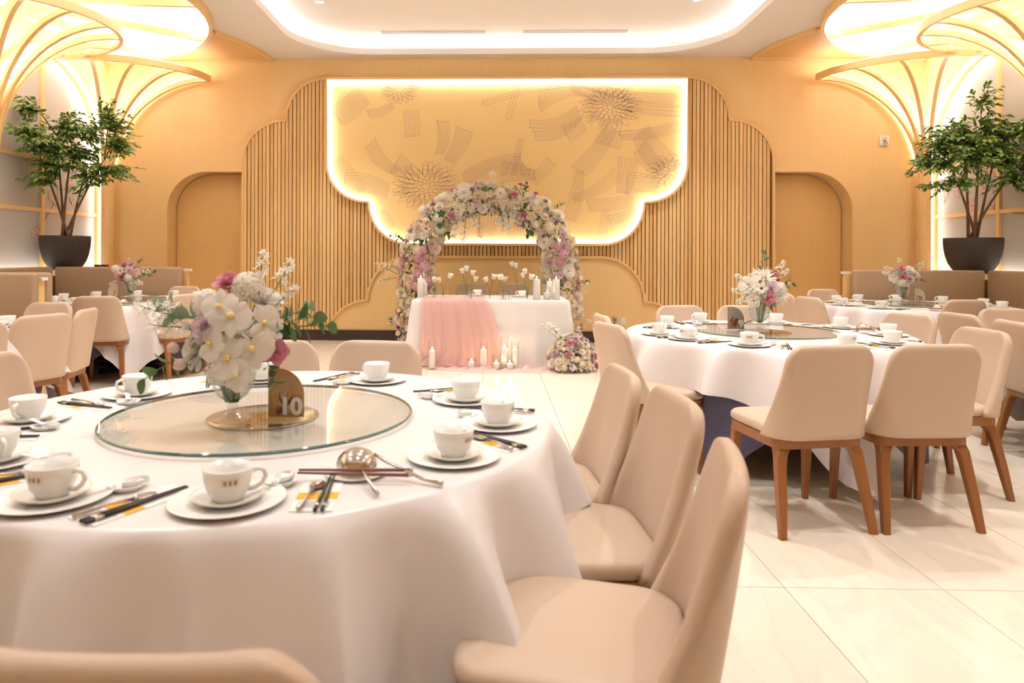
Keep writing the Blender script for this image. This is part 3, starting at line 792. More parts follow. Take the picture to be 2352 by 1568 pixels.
# x, y of the top of the backrest, facing angle (deg), label
CH = [
 (.500, 1.43, 166, 'tan dining chair nearest the camera on the right, backrest seen edge-on'),
 (.555, 2.05, 184, 'tan dining chair second from the camera in the row right of table ten'),
 (.485, 2.50, 184, 'tan dining chair farthest of the row of three right of table ten'),
 (-.53, 3.26, 262, 'tan dining chair at the far side of table ten, just right of the number card'),
 (-1.03, 3.235, 287, 'tan dining chair behind the big bouquet on table ten'),
 (-2.07, 2.71, 335, 'tan dining chair cut by the left edge beyond table ten'),
 (-.375, .688, 91, 'tan dining chair in the bottom left corner, only its top edge showing'),
 (1.555, 3.20, 100, 'tan dining chair with its back to us, front left of table nine'),
 (2.06, 3.255, 94, 'tan dining chair with its back to us, front right of table nine'),
 (2.765, 3.97, 182, 'pale lit tan dining chair right of table nine, turned sideways'),
 (2.96, 4.98, 197, 'tan dining chair at the far right of table nine facing the bouquet'),
 (1.526, 5.70, 285, 'tan dining chair at the far left side of table nine before the slats'),
 (2.064, 5.73, 258, 'tan dining chair behind the vase on table nine'),
 (.745, 4.80, 4, 'farther of the two tan dining chairs left of table nine, by the floor flowers'),
 (.69, 4.18, 17, 'nearer of the two tan dining chairs left of table nine'),
 (4.03, 8.60, 282, 'tan dining chair by the right oak door, facing right rear table'),
 (3.14, 7.58, 4, 'left one of two tan chair backs between table nine and right rear table'),
 (3.13, 6.98, 10, 'right one of two tan chair backs between table nine and right rear table'),
 (4.44, 6.62, 97, 'tan dining chair in front of the right rear table, back to us'),
 (3.32, 5.06, 3, 'tan dining chair back tucked behind the pale lit chair of table nine'),
 (3.98, 5.52, 272, 'tan dining chair at the right edge facing us before the booth divider'),
 (3.27, 4.48, -8, 'tan dining chair at the right edge with its back to table nine'),
 (-3.82, 8.62, 262, 'tan dining chair by the left oak door, right of the left rear bench'),
 (-3.10, 8.50, 211, 'tan dining chair before the left slats, mostly hidden by the pink rose'),
 (-3.76, 6.54, 102, 'tan dining chair in front of the left rear table, back to us'),
 (-3.03, 6.98, 150, 'tan dining chair right of the hanging cloth corner at left rear table'),
 (-3.63, 5.66, 262, 'tan dining chair facing us before the left booth divider'),
 (-2.96, 5.06, 192, 'tan dining chair seen side-on at left middle table'),
 (-2.96, 4.55, 160, 'tan dining chair with its back to us at the left middle table, fully in frame'),
 (-3.03, 3.97, 150, 'tan dining chair back cut by the left frame edge at left middle table'),
 (-.27, 9.92, 270, 'left tan chair behind the white sweetheart table, inside the flower arch'),
 (.335, 9.95, 270, 'right tan chair behind the white sweetheart table, inside the flower arch'),
]
BT = -.300   # local y of the top of the backrest
for i, (x, y, ph, lab) in enumerate(CH):
    f = Vector((cos(radians(ph)), sin(radians(ph))))
    loc = (x - f.x*BT, y - f.y*BT, 0); rz = radians(ph-90)
    if chair0 is None:
        chair0 = empty('dining_chair', loc, rz, lab, 'chair', 'tan dining chairs')
        for nm, k in (('seat', 'seat'), ('backrest', 'backrest'), ('seat_frame', 'seat_frame'), ('leg', 'fl'), ('leg', 'fr'), ('leg', 'rl'), ('leg', 'rr')): inst(nm, CM[k], chair0)
    else: dup(chair0, loc, rz, lab)

# ================================================================== ROUND TABLES
TR = .915; TZ = .757
TAB = {  # name: centre, white cloth corner angle, ladle angle
 'table ten': ((-.734, 2.233), -48, -54), 'table nine': ((1.879, 4.837), -88, 8),
 'left rear table': ((-4.05, 7.74), -62, -68), 'right rear table': ((4.52, 7.58), -25, -105),
 'left middle table': ((-4.0, 4.40), -40, 60), 'right middle table': ((4.45, 4.32), -60, 100)}
def pedestal():
    m = {}
    m['table_top'] = MB().lathe([(TR-.02, .725), (TR, .73), (TR, .748), (TR-.01, .752)], 48).mesh('table_top', OAKT)
    m['column'] = MB().lathe([(.05, .06), (.045, .12), (.045, .68), (.16, .724)], 16).mesh('column', METALB)
    f = MB()
    f.grid([[(.04, -.035, .09), (.04, .035, .09), (.04, .035, .03), (.04, -.035, .03)], [(.42, -.03, .045), (.42, .03, .045), (.42, .03, .0), (.42, -.03, .0)]], wrap=True, smooth=False)
    f.add([(.42, -.03, .045), (.42, .03, .045), (.42, .03, 0), (.42, -.03, 0)], [(0, 1, 2, 3)])
    m['foot'] = f.mesh('foot', METALB); return m
PM = pedestal()
def drape(R, z, S, rot, seed, amp, zmin, nf, flare=.05, seat=9):
    """square cloth over a round top: the drop depends on the direction"""
    r = random.Random(seed); N = 224; rows = []
    ph = [r.uniform(0, 2*pi) for _ in range(4)]
    def drop(a):
        t = (a-rot) % (pi/2) - pi/4          # 0 at mid-side, pi/4 at the corner (rot = corner direction)
        k = min(1, max(0, (R*sin(a)-seat+.12)/.12))     # the cloth rests on the bench seat behind the table
        return min(S/cos(t) - R, z-zmin)*(1-k) + min(S/cos(t) - R, z-.49)*k
    for k in (.0, .3, .6, .85, .96): rows.append([(R*k*cos(2*pi*i/N), R*k*sin(2*pi*i/N), z) for i in range(N)])
    rows.append([((R-.008)*cos(2*pi*i/N), (R-.008)*sin(2*pi*i/N), z-.0005) for i in range(N)])
    rows.append([((R+.003)*cos(2*pi*i/N), (R+.003)*sin(2*pi*i/N), z-.006) for i in range(N)])
    for q in range(1, 13):
        t = q/12; row = []
        for i in range(N):
            a = 2*pi*i/N; D = drop(a); d = D*t
            w_ = sin(nf*a+ph[0]+.9*sin(2*a+ph[1])) + .6*sin((nf*1.0+5)*a+ph[2]+1.2*sin(3*a+ph[3]))
            corner = abs((((a-rot) % (pi/2)) - pi/4))/(pi/4)
            A = amp*(max(0, d-.01)/.40)**.75*(.95+.5*corner**2)
            rr = R+.008+flare*(d/.4)**.7+A*(.8*max(0, .5+.36*w_)**1.5+.75*(1-abs(sin(nf*.5*a+ph[1]+1.5*sin(2*a+ph[0])))**.6))
            row.append((rr*cos(a), rr*sin(a), z-.006-d+.004*w_*t))
        rows.append(row)
    m = MB(); m.grid(rows[1:], wrap=True); n = len(rows[1]); m.add([(0, 0, z)]+rows[1], [(0, 1+i, 1+(i+1) % n) for i in range(n)])
    return m
plate_m = MB().lathe([(0.001, .004), (.07, .004), (.082, .006), (.112, .011), (.120, .013), (.1215, .0115), (.110, .007), (.085, .000), (.0, 0)], 36, close=False).mesh('dinner_plate', CHINA)
sau_m = MB().lathe([(0.001, .005), (.035, .005), (.045, .008), (.070, .016), (.0755, .019), (.0755, .017), (.066, .010), (.042, .000), (.0, 0)], 32, close=False).mesh('saucer', CHINA)
sring_m = MB().lathe([(.0752, .0165), (.0772, .0185), (.0768, .0195), (.0750, .0188)], 32, close=False).mesh('gold_rim', CREAMY)
cup_m = MB().lathe([(0, .002), (.026, .002), (.028, 0), (.031, 0), (.033, .006), (.043, .02), (.049, .042), (.053, .068), (.0515, .069), (.047, .045), (.041, .022), (.028, .010), (0, .008)], 32, close=False).mesh('cup_body', CHINA)
hp = [(.045, 0, .052), (.060, 0, .058), (.074, 0, .053), (.078, 0, .040), (.070, 0, .026), (.055, 0, .017), (.040, 0, .016)]
hnd_m = MB().tube(hp, [.0055]*7, 8).mesh('handle', CHINA)
mk = MB()   # small print: tan block and three dark characters
def curvepatch(m, a0, a1, z0, z1, mat, off):
    n = 3; rows = []
    for z in (z0, z1):
        R = (.049 if z < .045 else .0505)+off+ (z-.042)*.15
        rows.append([(R*sin(a0+(a1-a0)*i/n), -R*cos(a0+(a1-a0)*i/n), z) for i in range(n+1)])
    m.grid(rows, mat, False)
curvepatch(mk, -.36, .36, .038, .055, 0, .0006)
for c in (-.2, 0, .2):
    for dx, dz, ww, hh in ((0, .004, .11, .0013), (0, .0, .11, .0013), (0, -.004, .10, .0013), (-.03, 0, .022, .009), (.03, .0, .022, .008)):
        curvepatch(mk, c+dx-ww/2, c+dx+ww/2, .047+dz-hh/2, .047+dz+hh/2, 1, .0012)
mark_m = mk.mesh('printed_mark', [TANP, DARKP])
def cup_at(loc, rz, lab, grp):
    t = empty('teacup', loc, rz, lab, 'cup', grp)
    cb_ = inst('cup_body', cup_m, t); inst('handle', hnd_m, t); inst('printed_mark', mark_m, cb_)
    return t
sl_ = MB().box(-.044, .044, -.118, .118, 0, .0022, 0).add([(-.044, -.05, .0026), (.044, -.05, .0026), (.044, -.005, .0026), (-.044, -.005, .0026)], [(0, 1, 2, 3)], 1, False).add([(-.034, -.10, .0026), (.034, -.10, .0026), (.034, -.06, .0026), (-.034, -.06, .0026)], [(0, 1, 2, 3)], 2, False)
slv_m = sl_.mesh('paper_sleeve', [PAPER, YELLOWP, GREYPR])
cs = MB().tube([(0, -.125, .0), (0, -.105, 0)], .0043, 6, 0).tube([(0, -.105, 0), (0, -.085, 0)], .0044, 6, 1).tube([(0, -.085, 0), (0, .115, 0)], [.0043, .0026], 6, 0)
stick_m = cs.mesh('chopstick', [BLACKW, STEEL])
sp = MB(); bowl = []
for i in range(7):
    t = i/6; yy = .055*t; hw = .018*sqrt(max(0.02, 1-(2*t-1)**2)); bowl.append([(-hw, yy, .007), (-hw*.6, yy, .003), (0, yy, .001), (hw*.6, yy, .003), (hw, yy, .007)])
sp.grid(bowl); sp.tube([(0, .004, .006), (0, -.05, .010), (0, -.12, .006)], [.004, .003, .005], 6)
spoon_m = sp.mesh('metal_spoon', STEEL)
cn = MB(); bowl = []
for i in range(8):
    t = i/7; yy = .065*t-.01; hw = .022*sqrt(max(0.03, 1-(2*t-1)**2)); bowl.append([(-hw, yy, .016), (-hw*.85, yy, .005), (0, yy, .001), (hw*.85, yy, .005), (hw, yy, .016)])
cn.grid(bowl); cn.grid([[(-.010, .0, .014), (.010, .0, .014)], [(-.008, -.03, .016), (.008, -.03, .016)], [(-.009, -.07, .024), (.009, -.07, .024)]])
china_m = cn.mesh('china_spoon', CHINA)
ds_m = MB().lathe([(0.0, .004), (.025, .004), (.038, .014), (.040, .013), (.028, 0), (0, 0)], 24, close=False).mesh('sauce_dish', CHINA)
ld = MB()
for (x, y, n_) in ((0, 0, 0),): pass
rows = []
for i in range(7):
    ph_ = (pi/2)*i/6; rows.append([(.050*cos(ph_)*cos(2*pi*k/20), .050*cos(ph_)*sin(2*pi*k/20), .016+.042*sin(ph_)) for k in range(20)])
ladle_bowl_m = MB().grid(rows, wrap=True).mesh('bowl', STEEL)
ladle_han_m = MB().tube([(.036, -.024, .044), (.06, -.06, .030), (.115, -.145, .008), (.145, -.185, .006)], [.004, .004, .0045, .007], 8).mesh('handle', STEEL)
fork_m = MB().tube([(0, -.11, .004), (0, .0, .012), (0, .04, .008)], [.006, .003, .005], 6).tube([(-.008, .04, .008), (-.008, .085, .012)], .0014, 5).tube([(0, .04, .008), (0, .085, .012)], .0014, 5).tube([(.008, .04, .008), (.008, .085, .012)], .0014, 5).mesh('serving_fork', STEEL)
rose_stick = MB().tube([(-.13, 0, 0), (.13, 0, 0)], [.0028, .0046], 6).tube([(.13, 0, 0), (.137, 0, 0)], [.0048, .0048], 6, 1).mesh('serving_chopstick', [ROSEW, STEEL])

ORD = ['first', 'second', 'third', 'fourth', 'fifth', 'sixth', 'seventh', 'eighth', 'ninth', 'tenth']
def place(c, ang, r, where, full=True, jit=0.0):
    """one place setting: plate, saucer, cup, sleeve with chopsticks and spoon, white spoon"""
    rr = random.Random(int(ang*31+c[0]*100)); a = radians(ang); o = Vector((cos(a), sin(a), 0)); t = Vector((-sin(a), cos(a), 0))
    b = Vector((c[0], c[1], TZ)); p = b+o*r; rz = a+pi/2   # local -y points outwards, +x to the sitter's right
    d = inst('dinner_plate', plate_m, None, p, (0, 0, rz)); tag(d, 'white dinner plate at the %s' % where, 'plate', 'white dinner plates')
    s = empty('saucer', p+Vector((0, 0, .0042)), rz, 'white saucer at the %s' % where, 'saucer', 'white saucers'); inst('saucer_dish', sau_m, s); inst('gold_rim', sring_m, s)
    cup_at(p+Vector((0, 0, .0095)), rz+rr.uniform(-.25, .25), 'white printed teacup at the %s' % where, 'white teacups')
    if not full: return
    q = b+o*min(r-.02, .76)+t*.19; j = rz+rr.uniform(-.35, .15)
    e = inst('paper_sleeve', slv_m, None, q, (0, 0, j)); tag(e, 'white paper sleeve at the %s' % where, 'sleeve', 'paper chopstick sleeves')
    for k in (0, 1):
        ch = inst('chopstick', stick_m, None, q+Vector((cos(j)*(.010+.011*k), sin(j)*(.010+.011*k), .0072)), (0, 0, j+(.03 if k else -.0)))
        tag(ch, 'black chopstick at the %s' % where, 'chopstick', 'black chopsticks at the %s' % where)
    m_ = inst('metal_spoon', spoon_m, None, q+Vector((-cos(j)*.012, -sin(j)*.012, .0026)), (0, 0, j-.1)); tag(m_, 'steel spoon at the %s' % where, 'spoon', 'steel spoons')
    g = b+o*(r-.10)+t*.10; h = inst('sauce_dish', ds_m, None, g, (0, 0, rz)); tag(h, 'white sauce dish at the %s' % where, 'dish', 'white sauce dishes')
    w_ = inst('china_spoon', china_m, None, g+Vector((0, 0, .0045)), (0, 0, rz-.5), 0.9); tag(w_, 'white china spoon at the %s' % where, 'spoon', 'white china spoons')

def ladle_set(c, ang, r, tab):
    a = radians(ang); o = Vector((cos(a), sin(a), 0)); p = Vector((c[0]+o.x*r, c[1]+o.y*r, TZ))
    d = inst('side_plate', plate_m, None, p, (0, 0, 0), .62); tag(d, 'small white plate under the ladle on %s' % tab, 'plate', 'ladle plates')
    ld_ = empty('serving_ladle', p+Vector((0, 0.008, .0035)), a+pi/2-.15, 'steel serving ladle lying bowl-up on %s' % tab, 'ladle', 'steel ladles')
    inst('bowl', ladle_bowl_m, ld_); inst('handle', ladle_han_m, ld_)
    f = inst('serving_fork', fork_m, None, p+Vector((.03, -.065, .012)), (radians(3), 0, .45)); tag(f, 'steel serving fork beside the ladle on %s' % tab, 'fork', 'steel serving forks')
    for k in (0, 1):
        s = inst('serving_chopstick', rose_stick, None, p+Vector((.005, -.045-.02*k, .024-.003*k)), (0, 0, .03-.06*k)); tag(s, 'one of the red-brown serving chopsticks across the ladle plate on %s' % tab, 'chopstick', 'serving chopsticks on %s' % tab)

PLACES = {'table ten': [(68, .70), (23, .70), (-6, .76), (-34, .77), (-77, .79), (-105, .79), (-136, .72), (-173, .72), (151, .66), (109, .70)],
          'table nine': [(-167, .78), (147, .68), (-146, .78), (110, .70), (-117, .80), (62, .72), (26, .76), (-77, .78), (-11, .77), (-47, .79)],
          'left rear table': [(-32, .76), (4, .74), (40, .72), (76, .72), (112, .72), (148, .72), (-176, .74), (-140, .76), (-104, .76)],
          'right rear table': [(-70, .76), (-35, .76), (0, .74), (36, .72), (72, .72), (108, .72), (144, .74), (180, .75), (-142, .76)],
          'left middle table': [(45, .74), (10, .76), (-26, .76), (80, .74), (-62, .76)], 'right middle table': [(130, .75), (165, .76), (-160, .76), (95, .74)]}
for ti, (tn, (c, rot, lang)) in enumerate(TAB.items()):
    t = empty('round_table', (c[0], c[1], 0), radians(rot+45), 'round pedestal banquet table under the cloths of %s' % tn, 'table', 'round banquet tables')
    inst('table_top', PM['table_top'], t); inst('column', PM['column'], t)
    for k in range(4): inst('foot', PM['foot'], t, (0, 0, 0), (0, 0, k*pi/2))
    nv = drape(TR, .7545, 1.33, radians(rot+45), 20+ti, .016, .045, 13, .002, (8.18 if c[0] < 0 else 8.03)-c[1] if 'rear' in tn else 9).obj('undercloth', NAVY); nv.location = (c[0], c[1], 0); tag(nv, 'dark navy damask undercloth hanging below the white cloth of %s' % tn, 'tablecloth', 'navy undercloths')
    wc = drape(TR+.004, TZ, 1.175, radians(rot), 40+ti, .15, .08, 17, .024, (8.18 if c[0] < 0 else 8.03)-c[1] if 'rear' in tn else 9).obj('tablecloth', CLOTH); wc.location = (c[0], c[1], 0); tag(wc, 'white satin square tablecloth draped over %s' % tn, 'tablecloth', 'white tablecloths')
    if 'middle' not in tn:
        ls = empty('lazy_susan', (c[0], c[1], TZ), 0, 'round glass turntable in the middle of %s' % tn, 'turntable', 'glass turntables')
        MB().lathe([(.0, .010), (.476, .010)][::1] , 64, close=False).obj('glass_underside', TOPG, ls) if False else None
        MB().lathe([(0, .0185), (.475, .0185)], 72, close=False, smooth=False).obj('glass_plate', TOPG, ls)
        MB().lathe([(.4745, .0185), (.4785, .0165), (.480, .0135), (.4785, .0105), (.4745, .0085)], 72, close=False).obj('glass_edge', EDGEG, ls)
        MB().lathe([(.17, .0), (.175, .002), (.175, .006), (.165, .008)], 40).obj('bearing', STEEL, ls)
    pl = PLACES[tn]
    srt = sorted(pl, key=lambda q: (lang-q[0]) % 360)
    for ang, r in pl:
        k = srt.index((ang, r))
        wh = '%s place clockwise from ladle, %s' % (ORD[k], tn) if 'middle' not in tn else '%s place of %s' % (('far', 'near side', 'nearest', 'farthest', 'window side')[k], tn)
        place(c, ang, r, wh)
    if 'middle' not in tn: ladle_set(c, lang, .70 if tn == 'table ten' else .74, tn)

# ================================================================== SWEETHEART TABLE
sx0, sx1, sy0, sy1 = -.91, .90, 8.02, 9.14
t = empty('head_table', (0, 8.6, 0), 0, 'rectangular table under the white cloth in front of the flower arch', 'table')
MB().box(sx0+.015, sx1-.015, -.565, .525, .715, .748).obj('table_top', OAKT, t)
for x in (sx0+.1, sx1-.1):
    for y in (-.5, .5): MB().tube([(x, y, 0), (x, y, .714)], .022, 8).obj('leg', METALB, t)
def rect_drape(x0, x1, y0, y1, z, zb, seed):
    r = random.Random(seed); L = []
    def seg(ax, ay, bx, by, n):
        for i in range(n): t_ = i/n; L.append((ax+(bx-ax)*t_, ay+(by-ay)*t_))
    seg(x0, y0, x1, y0, 60); seg(x1, y0, x1, y1, 40); seg(x1, y1, x0, y1, 60); seg(x0, y1, x0, y0, 40)
    cx, cy = (x0+x1)/2, (y0+y1)/2; rows = []
    for k in (.0, .5, .97): rows.append([(cx+(x-cx)*k, cy+(y-cy)*k, z) for x, y in L])
    rows.append([(x, y, z-.002) for x, y in L])
    N = len(L); ph = r.uniform(0, 6)
    for q in range(0, 13):
        t_ = q/12; row = []
        for i, (x, y) in enumerate(L):
            p0, p1 = L[i-1], L[(i+1) % N]; d = Vector((p1[0]-p0[0], p1[1]-p0[1])).normalized(); nx, ny = d.y, -d.x
            cd = min(hypot(x-a, y-b) for a in (x0, x1) for b in (y0, y1))
            cor = max(0, 1-cd/.22)
            s_ = i/N*2*pi
            amp = t_**.9*(.014*sin(17*s_+ph)+.011*sin(29*s_+2*ph)+.02) + t_*.085*cor**1.5 + .006 + (.006 if q in (4, 8) else 0)
            row.append((x+nx*amp+(x-cx)*.0*t_, y+ny*amp, z-.008-(z-zb)*t_))
        rows.append(row)
    m = MB(); m.grid(rows[1:], wrap=True); m.add([(cx, cy, z)]+rows[1], [(0, 1+i, 1+(i+1) % N) for i in range(N)]); return m
sc_ = rect_drape(sx0, sx1, sy0, sy1, .758, .012, 3).obj('tablecloth', flat('white linen cloth', (.76, .735, .735), .6, noise=.02, nscale=9)); tag(sc_, 'white floor-length cloth on the head table before the flower arch', 'tablecloth')
# tulle runner: over the top, down the front and out over the floor
def tulle():
    r = random.Random(9); n = 150; rows = []
    path = [(.55, .765, .60), (.30, .766, .62), (.06, .766, .66), (-.018, .760, .70), (-.030, .72, .71), (-.045, .6, .72), (-.06, .45, .76), (-.075, .30, .82), (-.085, .15, .90), (-.095, .045, .98), (-.11, .016, 1.02)]
    for q, (dy, z, wd) in enumerate(path):
        row = []
        for i in range(n+1):
            s_ = i/n
            f = 0 if q < 3 else min(1, (q-2)/6)
            x = -.80 + s_*.72 + f*(s_**1.4*.24 - .01) - (f*.30*(1-s_)**3 if q > 8 else 0)
            w_ = sin(s_*52+2.2*sin(s_*9))+.55*sin(s_*31+q*.06)+.3*sin(s_*95)
            yy = sy0+dy - abs(f)*.020*(w_+1.9) - (.0 if q < 3 else .004)
            zz_ = z+(.006*(w_+1.9) if q < 3 else (.007*(w_+2) if q > 8 else 0))
            row.append((x, yy, zz_))
        rows.append(row)
    return MB().grid(rows)
tu = tulle().obj('tulle_runner', TULLE); tag(tu, 'sheer dusty pink tulle runner hanging down the left front of the head table', 'runner')
def puddle():
    r = random.Random(4); rows = []
    for j in range(15):
        v = j/14; row = []
        for i in range(121):
            u = i/120; x = -.66+u*1.62
            yb = 7.98-.02*sin(u*9); yf = 7.70-.14*max(0, sin(pi*min(1, u*1.1)))**.8+.03*sin(u*14)+.10*max(0, u-.8)*5*0
            y = yb+(yf-yb)*v
            h = .012+.035*max(0, sin(pi*v))**.7*(.5+.5*sin(u*37+3*v+1.5*sin(u*11)))*(.5+.5*sin(u*17+5*v))+.012*sin(u*83+v*6)*sin(pi*v)
            if u > .78: h += .16*((u-.78)/.22)**1.2*(1-v)**1.5
            e = min(1, (1-v)*7, u*22, (1-u)*30); row.append((x, y, .002+max(0, h)*e))
        rows.append(row)
    return MB().grid(rows)
pu = puddle().obj('tulle_fabric', TULLEF); tag(pu, 'pale pink tulle heaped on the floor along the front of the head table', 'fabric')

# ================================================================== FLOWERS
def petal_ring(m, n, r0, z0, L, tilt, half, cup=.25, mat=0, ph=0.0, nb=3, na=4, jit=None):
    """n petals around the axis; TILT from upright, HALF = half angular width"""
    for i in range(n):
        a0 = ph+2*pi*i/n + (jit.uniform(-.12, .12) if jit else 0); tt = tilt+(jit.uniform(-.12, .12) if jit else 0); rows = []
        for b in range(nb+1):
            v = b/nb; row = []
            for k in range(na+1):
                u = -1+2*k/na; vv = v*(1-cup*abs(u)**2.2*(v**1.5))
                R = r0+L*sin(tt)*vv+.16*L*vv**4; z = z0+L*cos(tt)*vv-.10*L*vv**5
                an = a0+u*half*(.65+.35*sin(pi*min(1, v*.85+.15)))
                row.append((R*cos(an), R*sin(an), z))
            rows.append(row)
        m.grid(rows, mat)
    return m
def rose_mb(seed=1):
    r = random.Random(seed); m = MB()
    petal_ring(m, 5, .16, -.32, .88, 1.02, .80, .22, ph=.2, jit=r)
    petal_ring(m, 5, .16, -.30, .84, .74, .80, .20, ph=.85, jit=r)
    petal_ring(m, 4, .14, -.26, .82, .50, .95, .18, ph=.3, jit=r)
    petal_ring(m, 4, .12, -.20, .78, .30, .95, .16, ph=1.1, jit=r)
    petal_ring(m, 3, .10, -.14, .72, .15, 1.15, .12, ph=.4, jit=r)
    petal_ring(m, 2, .06, -.08, .66, .05, 1.55, .10, ph=.9)
    m.lathe([(.0, -.45), (.10, -.40), (.22, -.22), (.14, -.1)], 8)
    return m
def dahlia_mb(seed=2, rings=5):
    r = random.Random(seed); m = MB()
    for g in range(rings):
        f = g/(rings-1); petal_ring(m, 13-2*g, .06, -.2+.12*g, .98-.13*g, 1.45-.27*g, .19+.03*g, .5, ph=g*.3, nb=2, na=2, jit=r)
    m.lathe([(.0, -.4), (.15, -.3), (.2, -.1), (.10, .35), (0, .4)], 8); return m
def peony_mb(seed=3):
    r = random.Random(seed); m = MB()
    for g, (n, tl, L) in enumerate(((6, 1.2, .95), (6, .9, .9), (6, .6, .82), (5, .35, .75), (4, .12, .7))):
        petal_ring(m, n, .08, -.25+.05*g, L, tl, .62, .05, ph=g*.5, jit=r)
    m.lathe([(.0, -.45), (.12, -.38), (.2, -.2), (.1, 0)], 8); return m
def ball_mb(): # closed bud
    m = MB(); m.lathe([(0, -.5), (.2, -.46), (.42, -.25), (.5, .05), (.42, .34), (.22, .5), (.08, .46), (0, .42)], 10)
    petal_ring(m, 3, .30, -.35, .8, .18, .9, .2, ph=.3); return m
def hydrangea_mb(seed=5, n=34, s=.26):
    r = random.Random(seed); m = MB()
    for i in range(n):
        z = 1-1.45*(i+.5)/n; ph = i*2.39996; q = sqrt(max(0, 1-z*z)); d = Vector((q*cos(ph), q*sin(ph), z))
        rot = d.to_track_quat('Z', 'Y').to_matrix().to_4x4() @ Matrix.Rotation(r.uniform(0, 6), 4, 'Z')
        f = MB()
        for k in range(4):
            a = k*pi/2; f.grid([[(.02*cos(a+.5), .02*sin(a+.5), 0), (.02*cos(a-.5), .02*sin(a-.5), 0)], [(s*.75*cos(a+.55), s*.75*sin(a+.55), .03), (s*.75*cos(a-.55), s*.75*sin(a-.55), .03)], [(s*cos(a+.2), s*sin(a+.2), .0), (s*cos(a-.2), s*sin(a-.2), .0)]])
        m.merge(f, Matrix.Translation(d*.78) @ rot)
    m.lathe([(0, -.5), (.3, -.4), (.62, 0), (.5, .5), (0, .7)], 10); return m
def orchid_mb():
    m = MB()
    for a, L, hw in ((pi/2, 1.0, .34), (pi/2+2.2, .95, .32), (pi/2-2.2, .95, .32), (.15, 1.05, .62), (pi-.15, 1.05, .62)):
        rows = []
        for b in range(5):
            v = b/4; w_ = hw*sin(pi*(.12+.80*v))*1.05; c = Vector((cos(a), sin(a), 0)); s = Vector((-sin(a), cos(a), 0))
            rows.append([tuple(c*L*v+s*w_*u+Vector((0, 0, .10*v*v-.08*abs(u)+.12*sin(pi*v)*.5))) for u in (-1, -.5, 0, .5, 1)])
        m.grid(rows)
    m.lathe([(0, -.1), (.13, .05), (.16, .2), (.08, .3), (0, .3)], 8, 1); return m
def anemone_mb():
    m = MB(); petal_ring(m, 6, .08, 0, .95, 1.3, .55, .25); petal_ring(m, 5, .08, .05, .8, 1.05, .6, .25, ph=.5); m.lathe([(.0, -.2), (.16, .0), (.22, .18), (.12, .3), (0, .32)], 10, 1); return m
def star_mb(m, c, d, s, mat=0):
    f = MB()
    for k in range(5):
        a = 2*pi*k/5; f.add([(0, 0, 0), (s*.6*cos(a-.42), s*.6*sin(a-.42), .12*s), (s*cos(a), s*sin(a), .2*s), (s*.6*cos(a+.42), s*.6*sin(a+.42), .12*s)], [(0, 1, 2, 3)], mat)
    m.merge(f, Matrix.Translation(c) @ Vector(d).to_track_quat('Z', 'Y').to_matrix().to_4x4()); return m
def spray_mb(seed, n=12, L=1.0, s=.13):   # stalk of small star flowers: slot 0 petals, slot 1 stem
    r = random.Random(seed); m = MB()
    P = [Vector((0.10*sin(t*2)*L, .05*t*L, t*L)) for t in [i/6 for i in range(7)]]
    m.tube(P, [.014]*6+[.006], 5, 1)
    for i in range(n):
        t = .35+.65*i/(n-1); p = P[min(6, int(t*6))].lerp(P[min(6, int(t*6)+1)], t*6-int(t*6)) if t < 1 else P[6]
        a = i*2.4; d = Vector((cos(a), sin(a), .6)).normalized(); q = p+d*(.16*(1.2-t)+.05)*L
        m.tube([p, q], .006, 4, 1); star_mb(m, q, d+Vector((0, 0, .3)), s*r.uniform(.8, 1.2))
    return m
def leaf_mb(L=1.0, hw=.22, droop=.25, fold=.12):
    m = MB(); rows = []
    for b in range(5):
        v = b/4; w_ = hw*max(0, sin(pi*min(1, .06+.94*v)))**.8 if b < 4 else .004
        rows.append([(-w_, L*v, -droop*v*v*L+fold*w_), (0, L*v, -droop*v*v*L), (w_, L*v, -droop*v*v*L+fold*w_)])
    m.grid(rows); return m
def leafsprig_mb(seed, n=7):  # slot 0 leaf, slot 1 stem
    r = random.Random(seed); m = MB(); lf = leaf_mb(.42, .14, .3)
    P = [Vector((.12*sin(t*2.2), 0, t)) for t in [i/6 for i in range(7)]]
    m.tube(P, .012, 5, 1)
    for i in range(n):
        p = P[min(6, 1+i*6//n)]; a = i*2.6
        m.merge(lf, Matrix.Translation(p) @ Matrix.Rotation(a, 4, 'Z') @ Matrix.Rotation(.7, 4, 'X'))
    return m

FM = {}
def fm(key, mb, name, mats): FM[key] = mb.mesh(name, mats)
rA, rB = rose_mb(1), rose_mb(8)
for k, mat in (('pink', P_PINK), ('lilac', P_LILAC), ('mauve', P_MAUVE), ('blush', P_BLUSH), ('cream', P_CREAM), ('white', P_WHITE)): fm('rose_'+k, rA if k in ('pink', 'lilac', 'cream') else rB, 'rose', mat)
dA, pA, bA = dahlia_mb(), peony_mb(), ball_mb()
fm('dahlia', dA, 'dahlia', P_WHITE); fm('dahlia_cream', dA, 'dahlia', P_CREAM); fm('peony', pA, 'peony', P_WHITE); fm('peony_blush', pA, 'peony', P_BLUSH); fm('peony_cream', pA, 'peony', P_CREAM)
fm('bud', bA, 'bud', P_WHITE); fm('bud_blush', bA, 'bud', P_BLUSH); fm('bud_cream', bA, 'bud', P_CREAM)
hA = hydrangea_mb(); fm('hyd', hydrangea_mb(6, 16, .48), 'hydrangea', P_HYD); fm('hyd_white', hA, 'hydrangea', P_WHITE); fm('hyd_cream', hA, 'hydrangea', P_CREAM); fm('hyd_mauve', hA, 'hydrangea', P_MAUVE)
fm('orchid', orchid_mb(), 'orchid', [P_WHITE, P_YEL]); fm('anemone', anemone_mb(), 'anemone', [P_WHITE, P_DARK]); fm('anemone_blush', anemone_mb(), 'anemone', [P_BLUSH, P_DARK])
